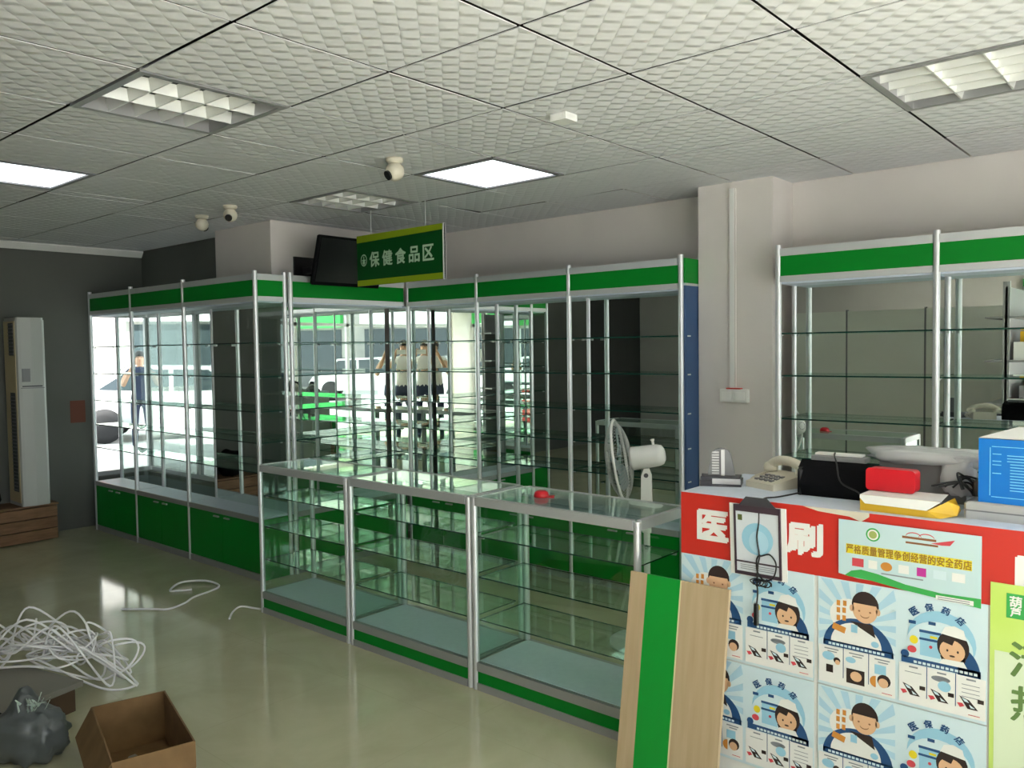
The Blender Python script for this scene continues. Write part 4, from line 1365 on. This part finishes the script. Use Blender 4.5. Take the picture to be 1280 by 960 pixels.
# ------------------------------------------------------------------ floor clutter, lower left
# open cardboard box
t = thing('cardboard_box', 'open brown cardboard box on the floor at the bottom left', 'box', (-3.02, 1.345, 0), math.atan2(-0.14, 0.51))
bx, by, bz, th_ = 0.265, 0.135, 0.205, 0.006
for nm, q_ in (('wall_panel', (-bx, -by, 0.006, bx, -by + th_, bz)), ('wall_panel', (-bx, by - th_, 0.006, bx, by, bz)), ('wall_panel', (-bx, -by + th_, 0.006, -bx + th_, by - th_, bz)), ('wall_panel', (bx - th_, -by + th_, 0.006, bx, by - th_, bz))):
    p = MB(); p.box(*q_); p.build(nm, 'card', t)
p = MB(); p.box(-bx, -by, 0, bx, by, 0.006); p.build('bottom_panel', 'card', t)
def flap(pts, nm='flap'):
    p = MB(); n_ = [Vector(v) for v in pts]
    nn = (n_[1] - n_[0]).cross(n_[2] - n_[0]).normalized() * 0.004
    vs = [tuple(v) for v in n_] + [tuple(v + nn) for v in n_]
    p.add(vs, [(0, 1, 2, 3), (7, 6, 5, 4), (0, 4, 5, 1), (1, 5, 6, 2), (2, 6, 7, 3), (3, 7, 4, 0)]); return p.build(nm, 'card', t)
flap([(-bx, -by, bz), (bx, -by, bz), (bx - 0.01, -by - 0.06, bz - 0.1), (-bx + 0.01, -by - 0.06, bz - 0.1)])
flap([(-bx, by, bz), (-bx, -by, bz), (-bx - 0.045, -by, bz - 0.09), (-bx - 0.045, by, bz - 0.09)])
flap([(bx, -by, bz), (bx, by, bz), (bx + 0.05, by - 0.01, bz - 0.07), (bx + 0.05, -by + 0.01, bz - 0.07)])
b_ = blob('packing_film', 'poly', None, 0.1, 0.06, 0.03, 31, 0.15, 20, 10, 0.8, (-3.0, 1.33, 0.008), 3)
tag(b_, 'grey crumpled packing film inside the open cardboard box', 'film')
# dark carton under the cord heap
t = thing('dark_carton', 'dark carton with a pale lid under the heap of white cord', 'carton', (-3.98, 1.2, 0), 0.25)
p = MB(); p.box(-0.21, -0.15, 0, 0.21, 0.17, 0.11); p.build('body', 'card_dark', t)
p = MB(); p.box(-0.23, -0.17, 0.1105, 0.24, 0.19, 0.135); p.build('lid', mat('grey_lid', (0.2, 0.19, 0.16), 0.7), t)
# grey plastic bag
b_ = blob('poly_bag', 'poly', None, 0.14, 0.1, 0.1, 12, 0.1, 40, 22, 0.8, (-3.5, 1.13, 0.0), 4.2, (0, 0, 0.5))
for v_ in b_.data.vertices:
    if v_.co.z > 0.1:
        v_.co.z += 0.09 * math.exp(-((v_.co.x + 0.03) ** 2 + (v_.co.y - 0.01) ** 2) / 0.0022)
tag(b_, 'grey translucent plastic bag slumped left of the open cardboard box', 'bag')
p = MB()
for kk in range(26):
    a0 = random.uniform(0, 6.28); r0 = random.uniform(0.0, 0.05)
    x0_, y0_, z0_ = r0 * math.cos(a0), r0 * math.sin(a0), random.uniform(0.0, 0.04)
    dx_, dy_, dz_ = random.uniform(-.03, .03), random.uniform(-.03, .03), random.uniform(0.0, .03)
    p.add([(x0_, y0_, z0_), (x0_ + dx_, y0_ + dy_, z0_ + dz_), (x0_ + dx_ + 0.018, y0_ + dy_ - 0.01, z0_ + dz_ + 0.006), (x0_ + 0.015, y0_ - 0.012, z0_)], [(0, 1, 2, 3)])
o = p.build('shredded_film', mat('pale_green_film', (0.5, 0.6, 0.54), 0.4), None, (-3.43, 1.12, 0.215))
tag(o, 'pale shredded film scraps on top of the grey plastic bag', 'film')
o['kind'] = 'stuff'
# heap of white cord
def cord_heap():
    rnd = random.Random(3)
    t = thing('cord_heap', 'tangled heap of white electrical cord on the floor', 'cord', (-4.13, 1.45, 0.0), math.radians(40))
    t.scale = (0.9, 0.9, 0.95)
    for strand in range(4):
        pts = []
        a = rnd.uniform(0, 6)
        for k in range(26):
            a += rnd.uniform(0.6, 1.15)
            ex = 0.36 * rnd.uniform(0.35, 1.0)
            ey = 0.17 * rnd.uniform(0.3, 1.0)
            cxo = 0.16 * math.sin(k * 0.5 + strand)
            base = 0.15
            z = base + 0.01 + abs(rnd.gauss(0, 0.05)) + (0.16 if rnd.random() < 0.16 else 0)
            xx = cxo + ex * math.cos(a)
            if xx > 0.22: z = max(0.02, z - 0.13)
            pts.append((xx, ey * math.sin(a), z))
        p = MB(); p.tube(spl(pts, 9), 0.0055, 6); p.build('strand', 'cord', t)
    # distinct big loops
    for (cx_, r_, zc, tl) in ((-0.08, 0.12, 0.24, 0.3), (0.12, 0.1, 0.22, -0.2), (0.3, 0.1, 0.16, 0.5), (0.33, 0.08, 0.15, 0.9), (-0.33, 0.09, 0.18, 0.1)):
        pts = []
        for k in range(28):
            a = 2 * PI * k / 28
            pts.append((cx_ + r_ * math.cos(a), 0.05 * math.sin(a * 2 + tl) + tl * 0.1, max(0.02, zc + r_ * 0.8 * math.sin(a))))
        p = MB(); p.tube(pts, 0.0055, 6, closed=True); p.build('strand', 'cord', t)
cord_heap()
c = MB()
c.tube(spl([(-5.101, 2.178, 0.008), (-4.95, 2.3, 0.008), (-4.873, 2.36, 0.008), (-4.9, 2.48, 0.01), (-4.981, 2.583, 0.008), (-5.02, 2.72, 0.008), (-5.06, 2.8, 0.008), (-5.14, 2.835, 0.008), (-5.242, 2.8, 0.02), (-5.33, 2.68, 0.02), (-5.25, 2.56, 0.008), (-5.19, 2.6, 0.008), (-5.15, 2.66, 0.008)], 8), 0.007, 6)
tag(c.build('white_cord', 'cord'), 'long curl of white cord lying alone on the floor', 'cord')
c = MB()
c.tube(spl([(-4.408, 2.503, 0.008), (-4.5, 2.58, 0.012), (-4.53, 2.65, 0.02), (-4.47, 2.7, 0.01), (-4.42, 2.72, 0.008)], 8), 0.006, 6)
tag(c.build('white_cord', 'cord'), 'short white cord end at the foot of the leftmost glass case', 'cord')

# ------------------------------------------------------------------ unseen storeys added over the shop to shade the street
b = MB()
b.box(XL - 0.15, YF - 0.15, H + 0.2, XR + 0.15, YB + 0.15, 11.0)
struct(b.build('wall_shade_block', 'facade'), 'unseen storeys added above the shop to shade the left street', 'wall')

# ------------------------------------------------------------------ merchandise shelving left of the camera
t = thing('merchandise_shelf', 'tall double-sided grey merchandise shelf left of the camera, seen only in mirrors', 'shelf', (-1.76, -1.68, 0))
p = MB(); p.box(0.17, 0.0, 0.0, 0.19, 1.98, 2.1); p.build('back_board', 'grey', t)
for kk in range(5):
    p = MB(); p.box(0.0, 0.0, 0.12 + kk * 0.42, 0.36, 1.98, 0.14 + kk * 0.42); p.build('shelf_board', 'alu_dark', t)
for yv in (-0.0, 0.97, 1.95):
    p = MB(); p.box(0.15, yv, 0.0, 0.21, yv + 0.03, 2.15); p.build('upright', 'alu_dark', t)
rnd_ = random.Random(11)
BOXM = ['paper', 'pale_blue', 'leaf_print', 'orange_print', 'red', 'sky_blue', 'white', 'yellow', 'grey']
COLN = {'paper': 'white', 'pale_blue': 'pale blue', 'leaf_print': 'green', 'orange_print': 'orange', 'red': 'red', 'sky_blue': 'light blue', 'white': 'off-white', 'yellow': 'yellow', 'grey': 'grey'}
ORD = ['first', 'second', 'third', 'fourth', 'fifth', 'sixth', 'seventh', 'eighth', 'ninth', 'tenth', 'eleventh', 'twelfth', 'thirteenth', 'fourteenth', 'fifteenth', 'sixteenth', 'seventeenth', 'eighteenth', 'nineteenth']
LEV = ['lowest', 'second lowest', 'second highest', 'highest']
for kk in range(4):
    yv, cnt = 0.05, 0
    while yv < 1.75:
        wv, hv, dv = rnd_.uniform(0.12, 0.19), rnd_.uniform(0.16, 0.32), rnd_.uniform(0.07, 0.13)
        mm = BOXM[rnd_.randrange(len(BOXM))]
        p = MB(); p.box(0, 0, 0, dv, wv, hv)
        o = p.build('medicine_box', mm, None, (-1.76 + 0.35 - dv, -1.68 + yv, 0.1401 + kk * 0.42))
        tag(o, '%s medicine box, %s from the partition on the %s loaded shelf' % (COLN[mm], ORD[cnt], LEV[kk]), 'box', 'boxes on the merchandise shelf')
        cnt += 1
        yv += wv + rnd_.uniform(0.005, 0.03)

# ------------------------------------------------------------------ seen in the mirrors: partition, photographer, street
t = thing('room_partition', 'white board partition with dark vertical seams reflected in the right-hand mirrors', 'partition', (-5.65, -1.75, 0))
for kk in range(4):
    p = MB(); p.box(0.012 + kk * 0.95, 0, 0.05, 0.938 + kk * 0.95, 0.05, 2.0); p.build('panel', 'partition', t)
for kk in range(5):
    p = MB(); p.box(-0.012 + kk * 0.95, 0.005, 0.0, 0.012 + kk * 0.95, 0.045, 2.02); p.build('stud', 'grey', t)

t = thing('fascia_banner', 'green fascia banner above the open storefront', 'banner', (-2.0, YF + 0.02, 2.12))
p = MB(); p.box(0, 0, 0, 4.3, 0.03, 0.27); p.build('panel', mat('bright_green_banner', (0.05, 0.4, 0.1), 0.5), t)
q2 = MB()
for kk in range(6):
    vs, fs = text_mesh('健康药房平价'[kk])
    q2.add([(4.0 - kk * 0.65 - a_ * 0.2, 0.0315, 0.05 + b_ * 0.2) for a_, b_ in vs], fs)
q2.build('lettering', 'paper', t)

# photographer, standing just behind the camera
def photographer(label, loc, rz, top='shirt'):
    t = thing('person', label, 'person', loc, rz)
    me = bpy.data.meshes.new('body')
    # local frame: facing +Y, z up, x right
    J = {
        'pelvis': (0, 0, 0.93, 0.14, 0.1), 'waist': (0, 0.0, 1.08, 0.135, 0.095), 'chest': (0, 0.0, 1.27, 0.155, 0.11), 'upper': (0, -0.01, 1.4, 0.11, 0.085),
        'neck': (0, 0.0, 1.485, 0.05, 0.05), 'head0': (0, 0.02, 1.56, 0.068, 0.078), 'head1': (0, 0.02, 1.64, 0.074, 0.09), 'head2': (0, 0.01, 1.7, 0.05, 0.06)}
    names = list(J)
    verts = [J[n][:3] for n in names]
    rad = [J[n][3:] for n in names]
    edges = [(i, i + 1) for i in range(len(names) - 1)]
    def chain(root, pts):
        prev = root
        for (x, y, z, r) in pts:
            verts.append((x, y, z)); rad.append((r, r)); edges.append((prev, len(verts) - 1)); prev = len(verts) - 1
        return prev
    tips = []
    for s in (-1, 1):
        hand = chain(3, [(s * 0.17, -0.01, 1.4, 0.062), (s * 0.25, 0.06, 1.26, 0.048), (s * 0.27, 0.12, 1.15, 0.042), (s * 0.2, 0.22, 1.3, 0.036), (s * 0.12, 0.3, 1.47, 0.028), (s * 0.095, 0.325, 1.53, 0.032)])
        for k in range(4):
            chain(hand, [(s * (0.092 - 0.004 * k), 0.345, 1.535 + 0.018 * k, 0.011), (s * (0.06 - 0.004 * k), 0.352, 1.54 + 0.018 * k, 0.009)])
        chain(hand, [(s * 0.075, 0.315, 1.515, 0.012), (s * 0.05, 0.318, 1.52, 0.01)])
        chain(0, [(s * 0.095, 0.0, 0.86, 0.088), (s * 0.105, 0.015, 0.5, 0.06), (s * 0.11, 0.0, 0.3, 0.055), (s * 0.115, -0.02, 0.09, 0.042), (s * 0.12, 0.05, 0.045, 0.045), (s * 0.125, 0.14, 0.04, 0.036)])
    me.from_pydata(verts, edges, [])
    o = bpy.data.objects.new('body', me)
    C.objects.link(o)
    md = o.modifiers.new('skin', 'SKIN')
    for i, sv in enumerate(me.skin_vertices[0].data):
        sv.radius = rad[i]
        sv.use_root = (i == 0)
    o.modifiers.new('sub', 'SUBSURF').levels = 2
    dg = bpy.context.evaluated_depsgraph_get()
    m2 = bpy.data.meshes.new_from_object(o.evaluated_get(dg))
    bpy.data.objects.remove(o)
    m2.materials.clear()
    for k in ('skin', top, 'jeans', 'tyre'):
        m2.materials.append(M[k])
    for p_ in m2.polygons:
        c_ = p_.center
        if c_.z < 0.09: k = 3
        elif c_.z < 0.97: k = 2
        elif c_.z < 1.47 and not (abs(c_.x) > 0.16 and c_.y > 0.055) and not (c_.y > 0.16): k = 1
        else: k = 0
        p_.material_index = k
        p_.use_smooth = True
    ob = bpy.data.objects.new('body', m2)
    C.objects.link(ob); ob.parent = t
    h = MB()
    h.lathe([(0.084 * math.sin(PI * k / 10), 0.1 * math.cos(PI * k / 10)) for k in range(7)], (0, 0, 0), 'Z', 20)
    h.v = [(v[0], v[1] * 1.18 + 0.0, v[2] + 1.652 - (0.05 if v[1] < -0.02 and v[2] < 0.03 else 0) + (0.025 if v[1] > 0.05 and v[2] < 0.03 else 0)) for v in h.v]
    h.build('hair', 'hair', t)
    for s in (-1, 1):
        e = MB(); e.lathe([(0.0, 0.004), (0.008, 0.003), (0.011, 0.0), (0.0, -0.002)], (0, 0, 0), 'Y', 10)
        e.v = [(v[0] + s * 0.03, 0.105 + v[1], 1.63 + v[2] * 0.6) for v in e.v]; e.build('eye', 'black', t)
    n_ = MB(); n_.add([(-0.012, 0.1, 1.595), (0.012, 0.1, 1.595), (0, 0.125, 1.598), (0, 0.105, 1.635)], [(0, 1, 2), (0, 2, 3), (2, 1, 3), (0, 3, 1)]); n_.build('nose', 'skin', t)
    n_ = MB(); n_.box(-0.02, 0.095, 1.566, 0.02, 0.104, 1.573); n_.build('mouth', mat('lip', (0.35, 0.12, 0.1), 0.5), t)
    return t
fx, fy = -math.sin(YAW), math.cos(YAW)
photographer('dark-clothed figure added beyond the leftmost cabinets, standing in for the mirrored photographer', (-14.05, 6.45, -0.12), -2.0, 'jeans')  # stand-in for the photographer reflection; dark clothes give it the silhouette
photographer('person in white shirt and dark jeans holding up a phone, reflected in the corner mirrors', (-fx * 0.42, -fy * 0.42, 0), YAW)
t = thing('smartphone', 'slim white smartphone held up by the reflected photographer', 'phone', (-fx * 0.055, -fy * 0.055, HC - 0.04), YAW)
p = MB(); p.bbox(-0.078, -0.004, -0.0375, 0.078, 0.004, 0.0375, 0.003); p.build('body', 'white', t)
p = MB(); p.box(-0.07, -0.0048, -0.034, 0.07, -0.004, 0.034); p.build('screen', 'black', t)

# street
b = MB(); b.box(-40, -40, -0.32, 40, 40, -0.12)
struct(b.build('floor_street', 'concrete'), 'pale concrete street outside', 'ground')

def car(label, loc, rz, paint='car'):
    t = thing('parked_car', label, 'car', loc, rz)
    side = [(-2.1, 0.35), (2.1, 0.35), (2.15, 0.62), (2.0, 0.82), (1.1, 0.95), (0.55, 1.42), (-0.9, 1.46), (-1.65, 1.0), (-2.1, 0.92)]
    p = MB(); p.prism(side, 1.66, axis='Y', base=-0.83); p.build('body', paint, t)
    for s in (-0.835, 0.831):
        p = MB(); p.prism([(1.0, 0.96), (0.52, 1.36), (-0.12, 1.38), (-0.12, 0.96)], 0.004, axis='Y', base=s); p.build('side_window', 'carglass', t)
        p = MB(); p.prism([(-0.2, 0.96), (-0.2, 1.38), (-0.86, 1.4), (-1.45, 1.02)], 0.004, axis='Y', base=s); p.build('side_window', 'carglass', t)
    for (pa, pb) in (((1.1, 0.95), (0.55, 1.42)), ((-0.9, 1.46), (-1.65, 1.0))):
        p = MB(); dx_ = 0.012
        nx, nz = (0.02, 0.02) if pa[0] > 0 else (-0.02, 0.02)
        p.add([(pa[0] + nx, -0.68, pa[1] + nz), (pa[0] + nx, 0.68, pa[1] + nz), (pb[0] + nx, 0.62, pb[1] + nz), (pb[0] + nx, -0.62, pb[1] + nz)], [(0, 1, 2, 3)]); p.build('windscreen', 'carglass', t)
    for x in (-1.35, 1.35):
        for y in (-0.8, 0.8):
            p = MB(); p.lathe([(0.0, -0.1), (0.2, -0.1), (0.33, -0.08), (0.33, 0.08), (0.2, 0.1), (0.0, 0.1)], (x, y, 0.33), 'Y', 20); p.build('wheel', 'tyre', t)
    return t
car('white car parked in the street outside the storefront', (5.4, -7.6, -0.12), 0.15)
car('white car added beyond the leftmost cabinets, standing in for a reflected street', (-16.0, 8.2, -0.12), 1.05)  # part of the added street that replaces a mirror reflection
car('silver car parked farther along outside the storefront', (11.5, -9.5, -0.12), 0.5, 'silver')

def shop_building(label, loc, rz, W, Hh, seed):
    rnd = random.Random(seed)
    t = thing('shop_building', label, 'building', loc, rz)
    p = MB(); p.box(-W / 2, 0, 0, W / 2, 4, Hh); p.build('wall', 'facade', t)
    n = int(W // 4)
    for k in range(n):
        x = -W / 2 + (k + 0.5) * W / n
        p = MB(); p.box(x - 1.7, -0.25, 2.7, x + 1.7, 0, 3.5); p.build('shop_sign', ['red', 'leaf_print', 'paper', 'red'][rnd.randrange(4)], t)
        p = MB(); p.box(x - 1.6, -0.03, 0.1, x + 1.6, 0, 2.6); p.build('shop_window', 'carglass', t)
        for fl in range(int((Hh - 4) // 2.8)):
            for s in (-0.9, 0.9):
                p = MB(); p.box(x + s - 0.55, -0.05, 4.4 + fl * 2.8, x + s + 0.55, 0, 5.8 + fl * 2.8); p.build('window', 'carglass', t)
    return t
shop_building('pale street building with coloured shop signs across from the storefront', (9, -17, -0.12), PI + 0.35, 26, 9, 4)
shop_building('pale street building with shop signs added beyond the stand-in left window', (-25, 13, -0.12), 1.05, 22, 8, 6)  # backdrop of the added street behind the stand-in window

# small joined print and fittings
STUFF = ('ray_print', 'parcel_print', 'badge_print', 'features_print', 'face_print', 'hair_print', 'blue_coat_print', 'arc_lettering', 'bed_print', 'awning_print',
         'nurse_hair_print', 'nurse_fringe_print', 'nurse_cap_print', 'flower_print', 'rose_print', 'strip_', 'caption_print', 'shelf_clip', 'vent_hole', 'wire_guard',
         'small_print', 'footer_text', 'printed_text', 'dragon_boat_print', 'ribbon_print', 'tab_lettering', 'lettering', 'emblem', 'disc_')
for o in list(bpy.data.objects):
    if o.type == 'MESH' and o.parent is not None and o.name.startswith(STUFF):
        o['kind'] = 'stuff'
